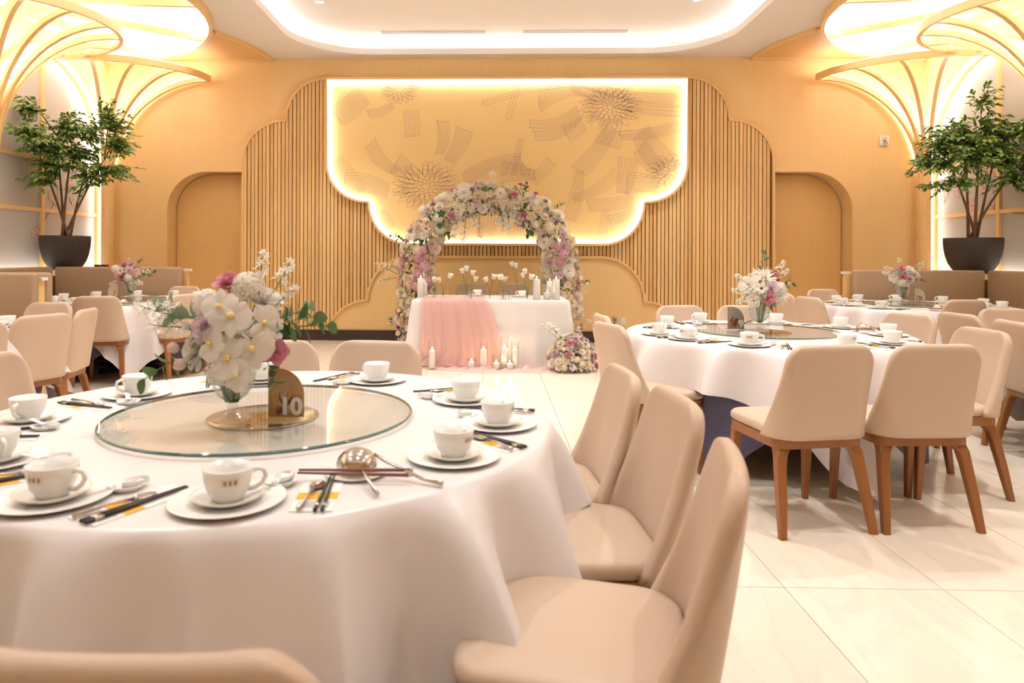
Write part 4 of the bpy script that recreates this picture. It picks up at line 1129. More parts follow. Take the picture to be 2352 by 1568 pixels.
fm('spray', spray_mb(1), 'flower_spray', [P_WHITE, STEM]); fm('spray_cream', spray_mb(4, 14), 'flower_spray', [P_CREAM, STEM]); fm('spray_blush', spray_mb(6, 16, 1, .1), 'flower_spray', [P_BLUSH, STEM])
fm('sprig', leafsprig_mb(1), 'leaf_sprig', [LEAFG, STEM]); fm('sage', leafsprig_mb(3, 10), 'leaf_sprig', [SAGE, STEM]); fm('leaf', leaf_mb(1, .3, .3), 'leaf', LEAFG)

def aim(o, d, roll=0.0):
    d = Vector(d); q = d.to_track_quat('Z', 'Y'); o.rotation_mode = 'QUATERNION'
    from mathutils import Quaternion
    o.rotation_quaternion = q @ Quaternion((0, 0, 1), roll); return o
def bloom(parent, key, p, d, s, roll=None, r=RNG):
    o = inst(FM[key].name.split('.')[0], FM[key], parent, p, (0, 0, 0), s)
    return aim(o, d, r.uniform(0, 6) if roll is None else roll)

# ---- flower arch behind the head table
AY = 9.47; AR = .985; AZ = 1.10; AX = -.03
ar = empty('flower_arch', (AX, AY, 0), 0, 'floral arch of white, blush and lilac flowers behind the head table', 'arch')
def apath(s):     # s in 0..1 from the left foot over the top to the right foot
    Ls = AZ; La = pi*AR; T_ = 2*Ls+La; d = s*T_
    if d < Ls: return Vector((-AR, 0, d)), Vector((-1, 0, 0))
    if d > Ls+La: return Vector((AR, 0, T_-d)), Vector((1, 0, 0))
    a = pi-(d-Ls)/AR; return Vector((AR*cos(a), 0, AZ+AR*.97*sin(a))), Vector((cos(a), 0, sin(a)))
MB().tube([apath(i/40)[0]+Vector((0, 0, 0 if 0 < i < 40 else .0)) for i in range(41)], .02, 8).obj('arch_frame', STEM, ar)
r = random.Random(21)
core = MB(); lf = leaf_mb(.085, .020, .3)
def thick(s):    # half thickness of the floral garland
    return .205+.055*min(1, abs(s-.5)*2.6)**1.5
for i in range(2300):
    s = r.uniform(.01, .99); p, n = apath(s); a = r.uniform(0, 2*pi); R = thick(s)*r.uniform(.3, .9)
    d = n*cos(a)+Vector((0, -1, 0))*sin(a); c = p+d*R
    if c.z < .03: continue
    core.merge(lf, Matrix.Translation(c) @ d.to_track_quat('Y', 'Z').to_matrix().to_4x4() @ Matrix.Rotation(r.uniform(-1.2, 1.2), 4, 'X'), 0 if r.random() < .30 else (1 if r.random() < .4 else 2))
c_ = core.obj('filler_foliage', [LEAFG, SAGE, flat('dried beige filler', (.66, .54, .38), .8, noise=.2, nscale=9)], ar); c_['kind'] = 'stuff'
fill = MB()
for i in range(2400):
    s = r.uniform(.01, .99); p, n = apath(s); a = r.uniform(-.5, pi+.5); R = thick(s)*r.uniform(.55, 1.12)
    d = n*cos(a)+Vector((0, -1, 0))*sin(a); c = p+d*R
    if c.z < .03: continue
    side = s < .36 or s > .64
    star_mb(fill, c, d, r.uniform(.016, .03), 0 if r.random() < (.35 if side else .72) else (1 if r.random() < .6 else 2))
f_ = fill.obj('small_blossoms', [P_WHITE, P_CREAM, P_BLUSH], ar); f_['kind'] = 'stuff'
cnt = 0; used = []
while cnt < 285:
    s = r.uniform(.015, .985); p, n = apath(s); a = r.uniform(-.15, pi+.15); R = thick(s)*r.uniform(.85, 1.05)
    d = n*cos(a)+Vector((0, -1, 0))*sin(a); c = p+d*R
    if c.z < .08: continue
    sz = r.uniform(.046, .080)
    if any((c-q).length < (sz+z)*.50 for q, z in used): continue
    left, right, top = s < .33, s > .67, .33 <= s <= .67
    if left: k = r.choice(['rose_lilac', 'rose_lilac', 'rose_mauve', 'rose_blush', 'rose_blush', 'rose_cream', 'peony_cream', 'bud_blush', 'hyd_cream', 'bud_cream', 'anemone_blush', 'peony', 'spray_cream'])
    elif right: k = r.choice(['rose_lilac', 'rose_lilac', 'rose_lilac', 'dahlia', 'dahlia', 'peony', 'rose_blush', 'rose_white', 'hyd_cream', 'peony_cream', 'bud', 'bud_cream', 'spray_cream'])
    else: k = r.choice(['dahlia', 'peony', 'peony', 'rose_white', 'rose_white', 'hyd_white', 'hyd_white', 'bud', 'bud', 'rose_cream', 'dahlia_cream', 'rose_pink', 'rose_lilac', 'sprig', 'bud_blush'])
    if left and .18 < c.z < .52: k = r.choice(['rose_pink', 'rose_mauve', 'dahlia', 'bud_cream'])
    if left and .55 < c.z < .85 and c.x < -1.05: k = r.choice(['bud_cream', 'rose_cream'])
    if k in ('dahlia', 'peony', 'hyd_white', 'hyd_cream', 'dahlia_cream'): sz *= 1.28
    if 'bud' in k: sz *= .9
    if k in ('sprig', 'spray_cream'): sz *= 2.4
    bloom(ar, k, c, d+Vector((0, -.55, .12)), sz, None, r); used.append((c, min(sz, .075))); cnt += 1
for (x, z, s_) in ((-.93, 1.13, .085), (-.86, 1.03, .095), (-.92, .92, .10), (-.84, .83, .10), (-.95, .76, .08), (-.88, 1.24, .07), (.92, 1.30, .075), (.98, 1.20, .085), (.94, 1.08, .07)):
    bloom(ar, 'hyd', Vector((x, -.24, z+.10)), (0, -1, .15), s_, None, r)
# loose sprays: left side twig, hanging whites, single blooms
for (x, z, d, k, s_) in ((-1.22, 1.02, (-1, -.2, .35), 'spray_cream', .30), (-1.22, .98, (-1, -.1, -.3), 'spray_cream', .26), (-1.2, 1.1, (-.8, -.2, .1), 'spray_cream', .24), (1.22, .92, (1, -.2, .3), 'sprig', .12), (1.3, .90, (.3, -1, .2), 'bud', .06), (1.22, .98, (.3, -1, .2), 'bud', .06),
                          (-.22, 1.88, (0, -.3, -1), 'spray', .26), (-.12, 1.86, (.1, -.3, -1), 'spray_blush', .34), (-.40, 1.80, (-.1, -.3, -1), 'spray', .28), (-.30, 1.80, (0, -.3, -1), 'spray', .34), (.17, 1.85, (0, -.3, -1), 'spray', .28), (.26, 1.84, (.15, -.3, -1), 'spray', .26), (.20, 1.74, (0, -1, -.3), 'rose_white', .055), (.12, 1.73, (0, -1, -.3), 'rose_white', .05),
                          (.62, 2.10, (.3, -.3, 1), 'rose_pink', .05), (.75, 2.0, (.5, -.3, 1), 'rose_mauve', .045), (.42, 2.22, (.2, -.5, 1), 'rose_pink', .045), (.05, 2.36, (0, -.6, 1), 'dahlia', .075), (-1.16, 1.52, (-1, -.4, .2), 'sprig', .14), (-1.1, 1.48, (-1, -.6, 0), 'sprig', .14)):
    bloom(ar, k, Vector((x, -.20, z)), d, s_, None, r)
o_ = bloom(ar, 'orchid', Vector((-1.05, -.27, 1.52)), (0, -1, .1), .055, 0); o_.name = 'white_anthurium'

# ---- flower heap on the floor right of the head table
fh = empty('floor_flowers', (.90, 7.76, 0), 0, 'heap of roses, dahlias and cream blooms on the floor right of the head table', 'flowers')
r = random.Random(33); used = []; cnt = 0
m = MB()
for i in range(260):
    a = r.uniform(0, 2*pi); el = r.uniform(0, 1.4); d = Vector((cos(a)*cos(el), sin(a)*cos(el), sin(el))); c = Vector((d.x*.25, d.y*.17, .02+d.z*.36))*r.uniform(.5, .95); c.z = max(c.z, .03)
    m.merge(lf, Matrix.Translation(c) @ d.to_track_quat('Y', 'Z').to_matrix().to_4x4() @ Matrix.Rotation(r.uniform(-1, 1), 4, 'X'), 0 if r.random() < .5 else 1)
for i in range(420):
    a = r.uniform(pi*.95, 2.05*pi); el = r.uniform(0, 1.5); d = Vector((cos(a)*cos(el), sin(a)*cos(el), sin(el))); c = Vector((d.x*.27, d.y*.19, .04+d.z*.37))*r.uniform(.92, 1.05)
    star_mb(m, c, d, r.uniform(.015, .03), 2 if r.random() < .7 else 3)
o = m.obj('filler', [LEAFG, SAGE, P_CREAM, P_LILAC], fh); o['kind'] = 'stuff'
while cnt < 46:
    a = r.uniform(pi*.98, 2.02*pi); el = r.uniform(.02, 1.45); d = Vector((cos(a)*cos(el), sin(a)*cos(el), sin(el))); c = Vector((d.x*.27, d.y*.19, .05+d.z*.36)); sz = r.uniform(.036, .056)
    if any((c-q).length < (sz+z)*.72 for q, z in used): sz *= .5; cnt += .05; continue
    k = r.choice(['rose_lilac', 'rose_pink', 'rose_mauve', 'rose_cream', 'peony_cream', 'peony', 'bud_cream', 'rose_white', 'dahlia', 'hyd_cream']) if c.x < .15 else r.choice(['rose_pink', 'rose_lilac', 'rose_pink', 'rose_cream', 'rose_mauve'])
    bloom(fh, k, c, d+Vector((0, -.3, .1)), sz, None, r); used.append((c, sz)); cnt += 1
for z, x, s_ in ((.38, -.12, .24), (.36, -.16, .22), (.34, -.08, .26)): bloom(fh, 'spray', Vector((x, -.05, z)), (-.9, -.1, .75), s_, None, r)
bloom(fh, 'spray', Vector((.2, -.02, .30)), (.8, 0, .5), .18, None, r)

# ---- footed glass vases with bouquets
def goblet(c, z, tab, where):
    v = empty('flower_vase', (c[0], c[1], z), 0, 'cut glass footed vase holding the flowers on %s' % tab, 'vase', 'cut glass vases')
    MB().lathe([(0, .004), (.040, .0), (.058, .004), (.056, .010), (.030, .022), (.014, .034)], 24, close=False).obj('foot', CRYST, v)
    MB().lathe([(.012, .034), (.018, .046), (.012, .058), (.016, .066)], 16, close=False).obj('stem', CRYST, v)
    bw = MB(); prof = [(.016, .066), (.040, .082), (.058, .11), (.065, .145), (.063, .19)]
    bw.lathe(prof, 28, close=False)
    for k in range(14):
        a = 2*pi*k/14; bw.tube([((p[0]+.0015)*cos(a), (p[0]+.0015)*sin(a), p[1]) for p in prof], .0035, 5)
    bw.obj('bowl', CRYST, v); return v
def bouquet(c, z, label, blooms, seed, spread=.16):
    b = empty('bouquet', (c[0], c[1], z+.19), 0, label, 'bouquet', 'table bouquets')
    r = random.Random(seed); st = MB()
    for k, x, y, zz_, d, s_ in blooms:
        p = Vector((x, y, zz_)); st.tube([(x*.12, y*.12, -.13), (x*.3, y*.3, -.02), p*.75+Vector((0, 0, -.005)), p], .0024, 5)
    st.obj('stems', STEM, b)
    m = MB()
    for i in range(70):
        a = r.uniform(0, 2*pi); el = r.uniform(-.1, 1.3); d = Vector((cos(a)*cos(el), sin(a)*cos(el), sin(el))); cc = Vector((d.x*spread*.75, d.y*spread*.75, .02+d.z*spread*.9))*r.uniform(.6, .95)
        m.merge(leaf_mb(.05, .013, .3), Matrix.Translation(cc) @ d.to_track_quat('Y', 'Z').to_matrix().to_4x4() @ Matrix.Rotation(r.uniform(-1, 1), 4, 'X'), 0 if r.random() < .5 else 1)
    o = m.obj('filler_leaves', [LEAFG, SAGE], b); o['kind'] = 'stuff'
    for k, x, y, zz_, d, s_ in blooms: bloom(b, k, (x, y, zz_), d, s_, None, r)
    return b
F_ = (0, -1, .25)
V10 = (-.785, 2.10); V9 = (1.80, 4.72); VA = (-4.12, 7.86); VC = (4.46, 7.66); ZG = TZ+.019
goblet(V10, ZG, 'table ten', ''); goblet(V9, ZG, 'table nine', ''); goblet(VA, ZG, 'the left rear table', ''); goblet(VC, ZG, 'the right rear table', '')
bouquet(V10, ZG, 'blurred bouquet of white orchids with three pink roses on table ten', [
 ('rose_pink', -.010, -.01, .235, (-.1, -.55, .8), .048), ('rose_lilac', -.045, -.10, .105, (-.35, -1, .2), .048), ('rose_pink', .145, -.05, .030, (.5, -1, .1), .042),
 ('orchid', .035, -.11, .14, F_, .062), ('orchid', .095, -.10, .045, (.2, -1, .1), .062), ('orchid', .03, -.12, .02, F_, .062), ('orchid', .00, -.10, .165, (-.1, -1, .4), .056), ('orchid', .12, -.07, .115, (.4, -1, .3), .055), ('orchid', .055, -.11, -.03, (.1, -1, -.2), .05), ('orchid', -.02, -.12, .06, (-.2, -1, .1), .05),
 ('hyd_white', .05, -.01, .215, (0, -.3, 1), .062), ('hyd_white', -.06, -.04, .17, (-.5, -.6, .7), .055), ('peony', .09, .02, .18, (.4, -.2, .9), .06), ('peony', -.09, -.06, .03, (-.8, -.8, .1), .055), ('hyd_white', .0, -.09, -.02, (0, -1, -.2), .055), ('dahlia', .05, -.08, .09, F_, .06), ('peony', -.03, .06, .12, (-.4, .6, .6), .06), ('peony', .08, .07, .10, (.4, .7, .5), .06),
 ('bud_blush', -.155, -.06, .04, (-.7, -.5, .5), .034), ('bud_blush', -.125, -.08, -.005, (-.5, -.8, -.1), .036), ('bud', -.12, -.05, .105, (-.7, -.5, .4), .026),
 ('spray', -.07, -.02, .12, (-1, -.1, .30), .19), ('spray', -.08, .0, .10, (-1, .0, .05), .16), ('spray', .10, .02, .18, (.5, .1, 1), .13), ('spray', .08, .0, .20, (.25, 0, 1), .12), ('spray', .12, .0, .15, (.8, 0, .6), .10),
 ('sprig', .12, -.02, .09, (1, -.1, .20), .14), ('sprig', .13, .02, .08, (1, .1, .02), .15), ('sprig', -.13, -.03, .01, (-.8, -.2, -.55), .13), ('sage', -.06, .0, .10, (-1, 0, .25), .15), ('sprig', .12, -.04, .0, (.5, -.4, -.8), .08), ('sage', .10, .03, .11, (1, .2, .35), .13)], 51, .15)
bouquet(V9, ZG, 'bouquet of white blooms with a single pink rose in front on table nine', [
 ('rose_pink', .005, -.13, .045, (-.05, -1, .1), .048), ('rose_lilac', .035, -.11, .105, (.2, -1, .3), .048), ('anemone', -.035, -.12, .105, F_, .042), ('dahlia', .01, -.05, .17, (0, -.7, .8), .105), ('peony', -.09, -.06, .12, (-.6, -.8, .4), .068), ('dahlia', .125, -.05, .06, (.7, -.8, .1), .078), ('rose_white', -.075, -.10, .025, (-.3, -1, .0), .050), ('hyd_white', .11, -.04, .10, (.7, -.6, .4), .058), ('rose_pink', .09, -.02, .205, (.4, -.7, .7), .026), ('rose_pink', .105, -.04, .165, (.5, -.8, .4), .026),
 ('peony', .04, .05, .12, (.2, .7, .6), .07), ('hyd_white', -.05, .06, .1, (-.4, .8, .5), .065), ('rose_white', .0, .02, .20, (0, 0, 1), .05),
 ('spray', -.07, -.02, .13, (-.8, -.2, .6), .12), ('spray', -.10, -.05, .08, (-1, -.2, .1), .11), ('spray', -.08, -.08, .05, (-1, -.3, -.35), .11), ('spray', .08, -.02, .18, (.6, -.1, .8), .12), ('spray', .10, .0, .16, (.8, 0, .55), .11), ('spray', .11, .0, .12, (1, 0, .3), .09), ('sprig', .13, .0, .11, (1, 0, .15), .10), ('sprig', .02, .02, .2, (.1, .1, 1), .13), ('sage', -.02, -.10, .06, (-.3, -1, .1), .06)], 52, .15)
bouquet(VA, ZG, 'bouquet of pink and lilac roses with white blossom on the left rear table', [
 ('rose_pink', -.055, -.10, .055, (-.2, -1, .1), .056), ('rose_pink', -.05, -.05, .19, (-.3, -.8, .5), .050), ('rose_lilac', .035, -.10, .13, (.1, -1, .2), .056), ('rose_blush', .10, -.08, .11, (.4, -1, .2), .056), ('anemone', -.06, -.10, .125, (-.3, -1, .2), .05), ('hyd_white', -.155, -.03, .145, (-.7, -.7, .2), .058), ('rose_lilac', .03, -.04, .20, (.1, -.6, .8), .05), ('hyd_white', .03, -.10, .045, (.1, -1, -.1), .06), ('peony_blush', -.12, -.05, .08, (-.6, -.8, 0), .05), ('dahlia', .06, -.09, .00, (.2, -1, -.2), .05), ('peony', .0, .06, .12, (0, .8, .5), .07), ('rose_lilac', .08, .05, .13, (.4, .6, .6), .06),
 ('spray', .05, -.08, .02, (.9, -.3, -.1), .16), ('spray', .04, -.08, .0, (.4, -.4, -.8), .10), ('spray', .10, -.02, .09, (1, -.1, .15), .15), ('sprig', .12, 0, .08, (1, 0, .1), .14), ('sprig', .07, .02, .18, (.5, .1, 1), .11), ('spray', -.08, -.06, .03, (-.6, -.5, -.3), .12), ('spray_cream', 0, 0, .2, (0, -.2, 1), .08)], 53, .16)
bouquet(VC, ZG, 'bouquet of white roses with two deep pink carnations on the right rear table', [
 ('rose_lilac', .01, -.11, .075, (.05, -1, .1), .056), ('rose_pink', -.055, -.06, .185, (-.2, -.8, .5), .048), ('rose_pink', -.055, -.10, .10, (-.2, -1, .2), .042), ('peony', .03, -.06, .165, (.1, -.8, .6), .062), ('hyd_white', -.06, -.08, .04, (-.3, -1, -.1), .060), ('rose_white', -.02, -.10, .035, (0, -1, -.1), .05), ('rose_white', .075, -.09, .125, (.4, -1, .3), .05), ('peony', -.12, -.05, .09, (-.7, -.8, .1), .056), ('peony_blush', .115, -.06, .105, (.7, -.8, .1), .05), ('hyd_white', .10, -.05, .05, (.6, -.9, -.1), .045), ('peony', 0, .06, .12, (0, .8, .4), .07),
 ('spray', -.09, -.02, .15, (-.9, -.1, .5), .13), ('spray', -.11, -.02, .12, (-1, -.1, .25), .13), ('spray', .09, -.02, .17, (.8, -.1, .7), .14), ('spray', .10, 0, .15, (.9, 0, .5), .13), ('spray', -.03, 0, .21, (-.2, 0, 1), .09), ('sprig', .08, -.05, .05, (.5, -.6, .1), .09), ('sage', -.08, -.05, .12, (-.5, -.6, .4), .09)], 54, .16)

# ---- table number cards: arched acrylic plates on a clear foot
def card(c, z, num, label, rz, flip, base, kind):
    t = empty('number_card', (c[0], c[1], z), rz, label, 'card', 'table number cards')
    wd, h, R = .112, .155, .085
    L = [(-wd/2, .004), (wd/2, .004), (wd/2, h-R)] + [(wd/2-R+R*cos(radians(a)), h-R+R*sin(radians(a))) for a in range(6, 91, 6)] + [(-wd/2, h)]
    if flip: L = [(-x, y) for x, y in L]
    poly('plate', [L], .005, lambda a, b, q: Vector((a, q, b)), base[0], t)
    MB().box(-.075, .075, -.03, .03, 0, .004).obj('foot', GLASS, t)
    r = random.Random(int(z*1000)+len(label)); m = MB(); sx = -1 if flip else 1
    n = 26
    for i in range(n):   # pressed feathers / petals set in the resin
        x0 = r.uniform(-.040, .010)*sx; z0_ = r.uniform(.010, .045); a = r.uniform(.6, 2.3); Ls = r.uniform(.03, .065); y = -.0030-.00004*i
        d = Vector((cos(a), sin(a))); s_ = Vector((-d.y, d.x)); w_ = r.uniform(.004, .008)
        pts = [Vector((x0, z0_)), Vector((x0, z0_))+d*Ls*.5+s_*w_, Vector((x0, z0_))+d*Ls, Vector((x0, z0_))+d*Ls*.5-s_*w_]
        pts = [p for p in pts]
        if any(abs(p.x) > wd/2-.004 or p.y > h-.012 or (p.y > h-R and (p.x*sx) > wd/2-R+sqrt(max(0, R*R-(p.y-h+R)**2))-.004) for p in pts): continue
        m.add([(p.x, y, p.y) for p in pts], [(0, 1, 2, 3)], i % len(base[1]), False)
    m.obj('pressed_petals', base[1], t)
    if num:
        cu = bpy.data.curves.new('number', 'FONT'); cu.body = num; cu.size = .072; cu.extrude = .0015; cu.offset = .0028; cu.align_x = 'RIGHT'
        q = bpy.data.objects.new('number', cu); C.objects.link(q); dg = bpy.context.evaluated_depsgraph_get(); dg.update()
        me = bpy.data.meshes.new_from_object(q.evaluated_get(dg), depsgraph=dg); bpy.data.objects.remove(q); bpy.data.curves.remove(cu)
        me.materials.clear(); me.materials.append(SWITCH); me.name = 'number'
        inst('number', me, t, (wd/2-.004, -.0075, .014), (pi/2, 0, 0))
    return t
card((-.635, 2.15), ZG, '10', 'brown arched acrylic table card with white number 10', .0, False, (flat('ochre resin', (.40, .20, .05), .15, noise=.3, nscale=14, coat=.5), [flat('tan petal', (.55, .42, .30), .5), flat('ochre petal', (.55, .30, .08), .5), flat('umber petal', (.12, .06, .03), .5)]), 0)
card((1.692, 4.86), ZG, '9', 'grey and dark red arched acrylic table card with white number 9', .0, False, (flat('grey glitter resin', (.30, .26, .22), .2, noise=.5, nscale=120, coat=.5), [flat('dark red feather', (.15, .02, .02), .5), flat('rust feather', (.40, .13, .05), .5), flat('crimson feather', (.09, .015, .015), .5)]), 0)
card((-4.40, 8.00), ZG, '', 'pale pink arched acrylic card left of the vase on the left rear table', 0, True, (flat('pale resin', (.62, .50, .42), .2, noise=.2, nscale=30, coat=.5), [P_BLUSH, flat('grey stem', (.25, .24, .2), .6), P_CREAM]), 0)
card((4.70, 7.76), ZG, '', 'arched acrylic card with pressed pink flowers on the right rear table', 0, False, (flat('cream resin', (.62, .54, .44), .2, noise=.3, nscale=40, coat=.5), [P_PINK, SAGE, P_CREAM]), 0)

# ---- candles in glass cylinders
def candle(x, y, z, R, hg, Rc, hc, label, grp, glass=True):
    t = empty('candle', (x, y, z+.0045), 0, label, 'candle', grp)
    MB().lathe([(0, 0), (Rc-.002, 0), (Rc, .003), (Rc, hc-.004), (Rc-.004, hc), (Rc*.5, hc-.004), (0, hc-.006)], 20, close=False).obj('wax', WAX, t)
    MB().tube([(0, 0, hc-.006), (0, 0, hc+.008)], .0015, 5).obj('wick', DARKP, t)
    MB().lathe([(0, hc+.004), (.005, hc+.009), (.0065, hc+.016), (.004, hc+.028), (0, hc+.038)], 10, close=False).obj('flame', FLAME, t)
    d_ = bpy.data.lights.new('flame_light', 'POINT'); d_.energy = .22; d_.color = (1, .72, .40); d_.shadow_soft_size = .012
    o_ = bpy.data.objects.new('flame_light', d_); link(o_, t); o_.location = (0, 0, hc+.045)
    if glass:
        g = empty('glass_cylinder', (x, y, z), 0, label.replace('ivory candle', 'clear glass cylinder around the candle').replace('lit ', ''), 'glass', grp.replace('candles', 'candle glasses'))
        MB().lathe([(0, .001), (R-.002, .001), (R, .004), (R, hg), (R-.0025, hg), (R-.0025, .004), (0, .0035)], 24, close=False).obj('glass', GLASS, g)
for x, y, hc, hg, lab in ((-.655, 7.775, .20, .33, 'tall lit ivory candle at the left end of the floor row'), (-.215, 7.775, .075, .12, 'short lit ivory candle second from the left on the floor'), (-.080, 7.775, .215, .30, 'tall lit ivory candle third from the left on the floor'),
                          (.062, 7.775, .065, .16, 'short lit ivory candle fourth from the left on the floor'), (.153, 7.83, .225, .36, 'tallest-glass lit ivory candle in the floor row'), (.213, 7.74, .065, .155, 'short lit ivory candle sixth from the left on the floor'), (.272, 7.835, .205, .30, 'tall lit ivory candle at the right end of the floor row')):
    candle(x, y, .012, .043, hg, .036, hc, lab, 'candles on the floor')
for x, y, hc, hg, lab in ((-.84, 8.32, .225, .30, 'tall lit ivory candle on the left end of the head table'), (-.83, 8.62, .16, .35, 'lit ivory candle farther back on the left end of the head table'), (.54, 8.27, .235, .28, 'tall lit ivory candle on the head table right of the tulips'), (.665, 8.28, .075, .15, 'short lit ivory candle on the right end of the head table'),
                          (.72, 8.56, .20, .37, 'rear lit ivory candle on the right end of the head table'), (.775, 8.28, .23, .28, 'rightmost lit ivory candle on the head table')):
    candle(x, y, .759 if x > 0 else .770, .046, hg, .040, hc, lab, 'candles on the head table')

# ---- bud vases with white roses on the head table
def tulip_mb():
    m = MB(); m.lathe([(0, -.5), (.18, -.45), (.38, -.15), (.42, .15), (.34, .42), (.20, .50), (.1, .35), (0, .3)], 12, close=False); petal_ring(m, 3, .32, -.4, 1.0, .12, .95, .18); return m
TUL = tulip_mb().mesh('white_rose', P_WHITE); TULC = tulip_mb().mesh('cream_rose', P_CREAM)
vases = [(-.685, 8.40, 0, [(-.685, .985, 1)]), (-.575, 8.36, 1, [(-.62, .975, 0), (-.49, 1.03, 1)]), (-.545, 8.58, 2, []), (-.30, 8.56, 2, [(-.355, 1.085, 1), (-.30, 1.115, 1)]), (-.235, 8.30, 0, [(-.215, 1.068, 1), (-.185, .995, 0)]), (-.015, 8.38, 1, [(-.06, .985, 1), (.035, 1.02, 1)]), (.145, 8.26, 0, [(.10, 1.022, 1), (.16, .995, 0)]), (.215, 8.18, 2, [(.125, 1.02, 1)]), (.355, 9.02, 2, [(.27, 1.165, 1), (.32, 1.15, 1)]), (.43, 8.27, 1, [(.38, 1.045, 1), (.40, 1.09, 1), (.475, 1.025, 1)])]
vp = [[(0, .003), (.036, 0), (.040, .004), (.041, .06), (.036, .072), (.040, .082)], [(0, .003), (.026, 0), (.038, .025), (.036, .055), (.014, .085), (.016, .105), (.022, .112)], [(0, .003), (.032, 0), (.036, .01), (.036, .05), (.014, .075), (.014, .105), (.019, .110)]]
vn = ['squat ribbed', 'round-bellied', 'narrow-necked']
for i, (x, y, k, hd) in enumerate(vases):
    zt = .7585 if x > -.1 else .772
    if i in (2, 3, 8): zt += 0
    v = empty('bud_vase', (x, y, zt), 0, '%s clear glass bud vase, %s from the left on the head table' % (vn[k], ORD[i]), 'vase', 'bud vases on the head table')
    MB().lathe(vp[k], 20, close=False).obj('glass_body', CRYST if k == 0 else GLASS, v)
    for j, (hx, hz, wh) in enumerate(hd):
        p = Vector((hx, y-.02*j, hz)); b = Vector((x, y, zt+.01)); d = (p-b).normalized()
        f = empty('white_rose', b, 0, '%s rose leaning %s in the %s bud vase from the left on the head table' % ('white' if wh else 'cream', 'left' if hx < x-.01 else ('right' if hx > x+.01 else 'upright'), ORD[i]), 'flower', 'roses in bud vases')
        nk = Vector((x+(p.x-x)*.2, y, zt+vp[k][-1][1])); pts = [b, nk, nk.lerp(p, .6)+Vector((0, 0, .012)), p]
        s_ = MB().tube([q-b for q in pts], .0032, 6).obj('stem', STEM, f)
        h_ = inst('bloom', TUL if wh else TULC, f, p-b, (0, 0, 0), .066); aim(h_, (p-pts[2])+Vector((0, -.01, .015)))
        if j == 0:
            l_ = inst('leaf', FM['leaf'], s_, nk.lerp(p, .35)-b, (.5, 0, 1.2), .055)
# the couple's plates and cups behind the vases
for x, nm in ((-.20, 'left'), (.36, 'right')):
    d = inst('dinner_plate', plate_m, None, (x, 8.95 if x < 0 else 8.78, .7585)); tag(d, 'white dinner plate at the %s seat of the head table' % nm, 'plate', 'white dinner plates')
    cup_at((x+.03, 8.95 if x < 0 else 8.78, .7665), pi, 'white teacup at the %s seat of the head table' % nm, 'white teacups')
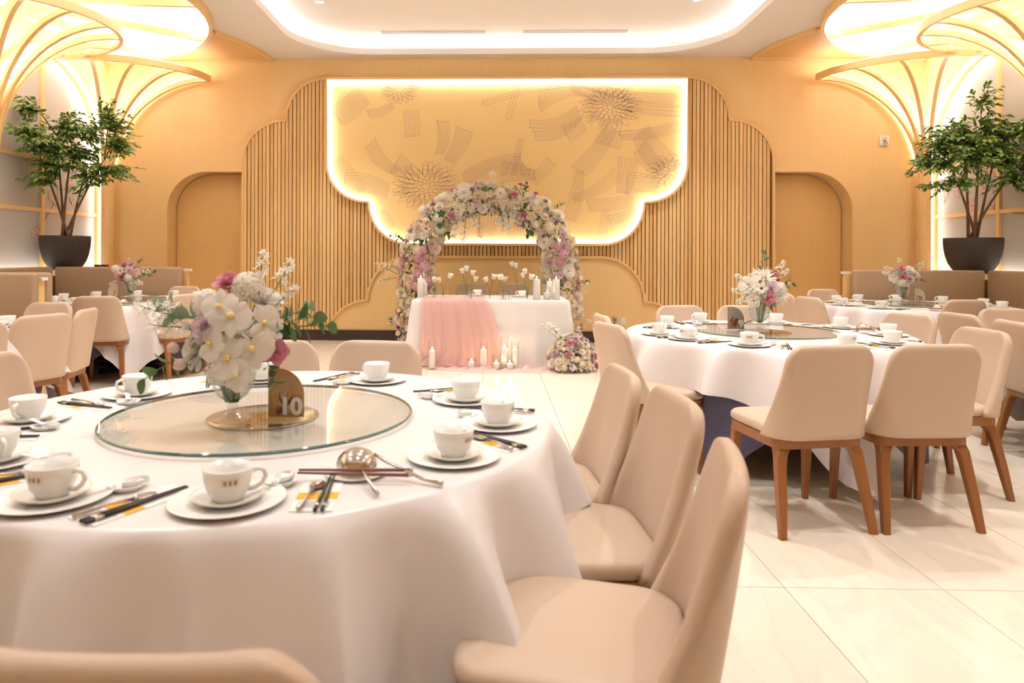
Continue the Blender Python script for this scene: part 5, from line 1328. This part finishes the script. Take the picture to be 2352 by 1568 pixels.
# small clear stand under the back bud vase
# ================================================================== POTTED TREES
def potted(name, c, zl, pr, lobes, seed, label, dens, lean):
    t = empty(name, (c[0], c[1], zl), 0, label, 'potted tree', 'potted trees on the ledges'); r = random.Random(seed); hp_ = .445
    MB().lathe([(0, 0), (pr*.50, 0), (pr*.56, .008), (pr*.70, .055), (pr*.83, .125), (pr*.925, .215), (pr*.98, .31), (pr, .39), (pr, hp_), (pr-.015, hp_), (pr-.02, hp_-.04), (0, hp_-.045)], 40, close=False).obj('pot', POT, t)
    m = MB()
    for i in range(110):
        a = r.uniform(0, 2*pi); q = pr*.9*sqrt(r.random()); s_ = r.uniform(.012, .026); z = hp_-.04
        m.add([(q*cos(a)-s_, q*sin(a)-s_*.6, z), (q*cos(a)+s_, q*sin(a)-s_*.5, z+.01), (q*cos(a)+s_*.8, q*sin(a)+s_*.6, z), (q*cos(a), q*sin(a), z+.035)], [(0, 1, 3), (1, 2, 3), (2, 0, 3)], 0, False)
    o = m.obj('bark_chips', SOIL, t); o['kind'] = 'stuff'
    heads = []; stems = []
    for i, (dx, dy, dz) in enumerate(lean):
        b = Vector((.05*cos(i*2.2), .05*sin(i*2.2), hp_-.05)); e = Vector((dx, dy, dz))
        P = [b, b.lerp(e, .33)+Vector((0, 0, .08)), b.lerp(e, .68)+Vector((0, 0, .06)), e]
        fine = []
        for k in range(10):
            u = k/9; fine.append(P[0]*(1-u)**3+P[1]*3*u*(1-u)**2+P[2]*3*u*u*(1-u)+P[3]*u**3)
        stems.append(fine); MB().tube(fine, [.020-.0016*k for k in range(10)], 8).obj('stem', BARK, t)
    tw = MB(); LV = []
    for (lx, ly, lz, rx, ry, rz_, n) in lobes:
        lim = .50 if c[0] > 0 else .36
        W_ = Vector((c[0]+lx, c[1]+ly, zl+lz)); E_ = Vector((0, 0, CAM_H)); kk_ = 1.0; sgn = 1 if c[0] > 0 else -1
        while ((E_+(W_-E_)*kk_).x-c[0])*sgn + rx*.8 > lim and kk_ > .945: kk_ -= .005
        W_ = E_+(W_-E_)*kk_; c0 = W_-Vector((c[0], c[1], zl))
        best = min(((p-c0).length + (0 if p.z < lz else .3), si, pi_) for si, f in enumerate(stems) for pi_, p in enumerate(f) if pi_ > 3)
        a0 = stems[best[1]][best[2]]; mid = a0.lerp(c0, .55)+Vector((0, 0, .06)); tw.tube([a0, mid, c0], [.010, .007, .004], 6)
        for i in range(int(n*dens)):
            q = Vector((r.gauss(0, .45), r.gauss(0, .45), r.gauss(0, .45)))
            if q.length > 1: q.normalize()
            st_ = c0.lerp(mid, r.random()*.5); d = Vector((q.x*rx, q.y*ry, q.z*rz_)); e = c0+d
            tw.tube([st_, st_.lerp(e, .6)+Vector((0, 0, .03)), e], [.004, .003, .0018], 4)
            out = (e-a0); out.z *= .4; out.normalize(); tip = e+out*r.uniform(.08, .15)+Vector((0, 0, r.uniform(-.09, .03)))
            tw.tube([e, tip], .0016, 4)
            nl = 13
            for k in range(nl):
                p = st_.lerp(e, .3+.7*k/6) if k < 6 else e.lerp(tip, (k-5)/(nl-6)); sg = 1 if k % 2 else -1
                sd_ = out.cross(Vector((0, 0, 1)))*sg; dr = (out*.75+sd_*r.uniform(.4, .9)+Vector((0, 0, r.uniform(-.75, .25)))).normalized()
                p.x = min(p.x*sgn, lim-.06)*sgn; LV.append((p, dr, r.uniform(.052, .080), r.uniform(-.8, .8)))
    o = tw.obj('twigs', TWIG, t)
    r.shuffle(LV)
    near = sorted(LV[:900], key=lambda q: q[0].y)[:270]; ids = set(id(q) for q in near)
    lm = leaf_mb(1, .21, .28, .3); lme = lm.mesh('leaf', LEAF)
    for p, d, s_, ro_ in near:
        o = inst('leaf', lme, t, p, (0, 0, 0), s_); q = d.to_track_quat('Y', 'Z'); o.rotation_mode = 'QUATERNION'
        from mathutils import Quaternion
        o.rotation_quaternion = q @ Quaternion((0, 1, 0), ro_)
    m = MB(); lo = leaf_mb(1, .21, .28, .3)
    for q in LV:
        if id(q) in ids: continue
        p, d, s_, ro_ = q
        m.merge(lo, Matrix.Translation(p) @ d.to_track_quat('Y', 'Z').to_matrix().to_4x4() @ Matrix.Rotation(ro_, 4, 'Y') @ Matrix.Scale(s_, 4), 0 if r.random() < .65 else 1)
    o = m.obj('foliage', [LEAFD, flat('light ficus foliage', (.15, .25, .035), .5, noise=.3, nscale=8)], t); o['kind'] = 'stuff'
    return t
potted('potted_tree', (-5.60, 9.02), 1.07, .30, [(-.20, -.45, 1.72, .28, .25, .20, 20), (-.22, -.35, 2.05, .20, .2, .16, 11), (-.12, -.2, 1.60, .25, .25, .2, 20), (.06, -.1, 1.85, .30, .25, .20, 24), (.33, -.1, 1.78, .22, .25, .18, 16), (.66, -.15, 1.90, .22, .22, .22, 22), (.80, -.2, 1.62, .20, .2, .18, 16), (.62, -.1, 1.30, .34, .2, .10, 16), (.36, -.1, 1.22, .22, .2, .14, 13), (.0, -.2, 1.32, .28, .25, .18, 18), (-.10, -.3, 1.12, .22, .2, .07, 6), (.20, -.05, 1.52, .28, .25, .2, 20)], 61,
       'potted ficus tree with a broad uneven crown on the left ledge', 2.2, [(-.25, -.2, 1.55), (-.06, -.1, 1.75), (.12, -.05, 1.7), (.30, 0, 1.4), (.55, -.05, 1.45)])
potted('potted_tree', (6.03, 8.88), 1.07, .315, [(.06, -.1, 2.10, .12, .12, .16, 7), (-.26, -.15, 1.72, .26, .25, .18, 22), (-.50, -.2, 1.58, .24, .25, .18, 20), (-.58, -.2, 1.36, .26, .22, .15, 17), (.10, -.1, 1.75, .24, .25, .20, 20), (.40, -.25, 1.75, .24, .22, .18, 18), (.52, -.35, 1.48, .26, .22, .18, 18), (-.15, -.2, 1.42, .28, .25, .20, 22), (.16, -.2, 1.42, .28, .25, .20, 22), (-.36, -.2, 1.12, .24, .22, .10, 10), (.30, -.25, 1.15, .24, .22, .12, 11), (-.02, -.1, 1.62, .25, .25, .2, 18)], 62,
       'potted ficus tree with a dense rounded crown on the right ledge', 2.5, [(-.35, -.1, 1.35), (-.16, -.1, 1.65), (.06, -.05, 2.0), (.22, -.1, 1.55), (.38, -.2, 1.3)])

# ================================================================== SMALL WALL FITTINGS
def outlet(x, z, y, label, plate, dark):
    t = empty('wall_outlet', (x, y, z), 0, label, 'outlet', 'wall outlets')
    cp_ = MB().box(-.036, .036, -.008, 0, -.058, .058).obj('cover_plate', plate, t, bevel=.003)
    for dz in (-.022, .022):
        MB().lathe([(.0, 0), (.016, 0), (.0165, .002), (0, .0025)], 14).xf(Matrix.Translation((0, -.008, dz)) @ Matrix.Rotation(pi/2, 4, 'X')).obj('socket', DARKP if dark else PAPER, cp_)
        if not dark:
            for dx in (-.006, .006): MB().box(dx-.0012, dx+.0012, -.0112, -.0105, dz-.002, dz+.007).obj('slot', DARKP, cp_)
outlet(1.827, .308, YS-.001, 'steel outlet plate with two black sockets right of the flower arch', STEEL, True)
outlet(1.955, .308, YS-.001, 'white outlet plate beside the steel one on the right', SWITCH, False)
outlet(-1.493, .30, YS-.001, 'steel outlet plate half behind the left foot of the flower arch', STEEL, True)
t = empty('fire_alarm', (5.79, YB-.001, 2.985), 0, 'white square fire alarm with strobe on the right oak wall', 'alarm')
MB().box(-.068, .068, -.035, 0, -.075, .075).obj('housing', SWITCH, t, bevel=.008)
MB().lathe([(0, 0), (.030, 0), (.032, .004), (0, .004)], 20).xf(Matrix.Translation((0, -.036, .030)) @ Matrix.Rotation(pi/2, 4, 'X')).obj('sounder_grille', flat('grey plastic', (.55, .52, .48), .5), t)
MB().lathe([(.034, 0), (.030, .012), (.016, .022), (0, .025)], 16).xf(Matrix.Translation((.012, -.035, -.034)) @ Matrix.Rotation(pi/2, 4, 'X')).obj('strobe', CRYST, t)
cu = bpy.data.curves.new('lettering', 'FONT'); cu.body = 'FIRE'; cu.size = .02; cu.extrude = .0004; cu.align_x = 'CENTER'
q = bpy.data.objects.new('lettering', cu); C.objects.link(q); dg = bpy.context.evaluated_depsgraph_get(); dg.update()
me = bpy.data.meshes.new_from_object(q.evaluated_get(dg), depsgraph=dg); bpy.data.objects.remove(q); bpy.data.curves.remove(cu)
me.materials.clear(); me.materials.append(REDP)
inst('lettering', me, t, (-.012, -.0365, -.012), (pi/2, 0, 0))
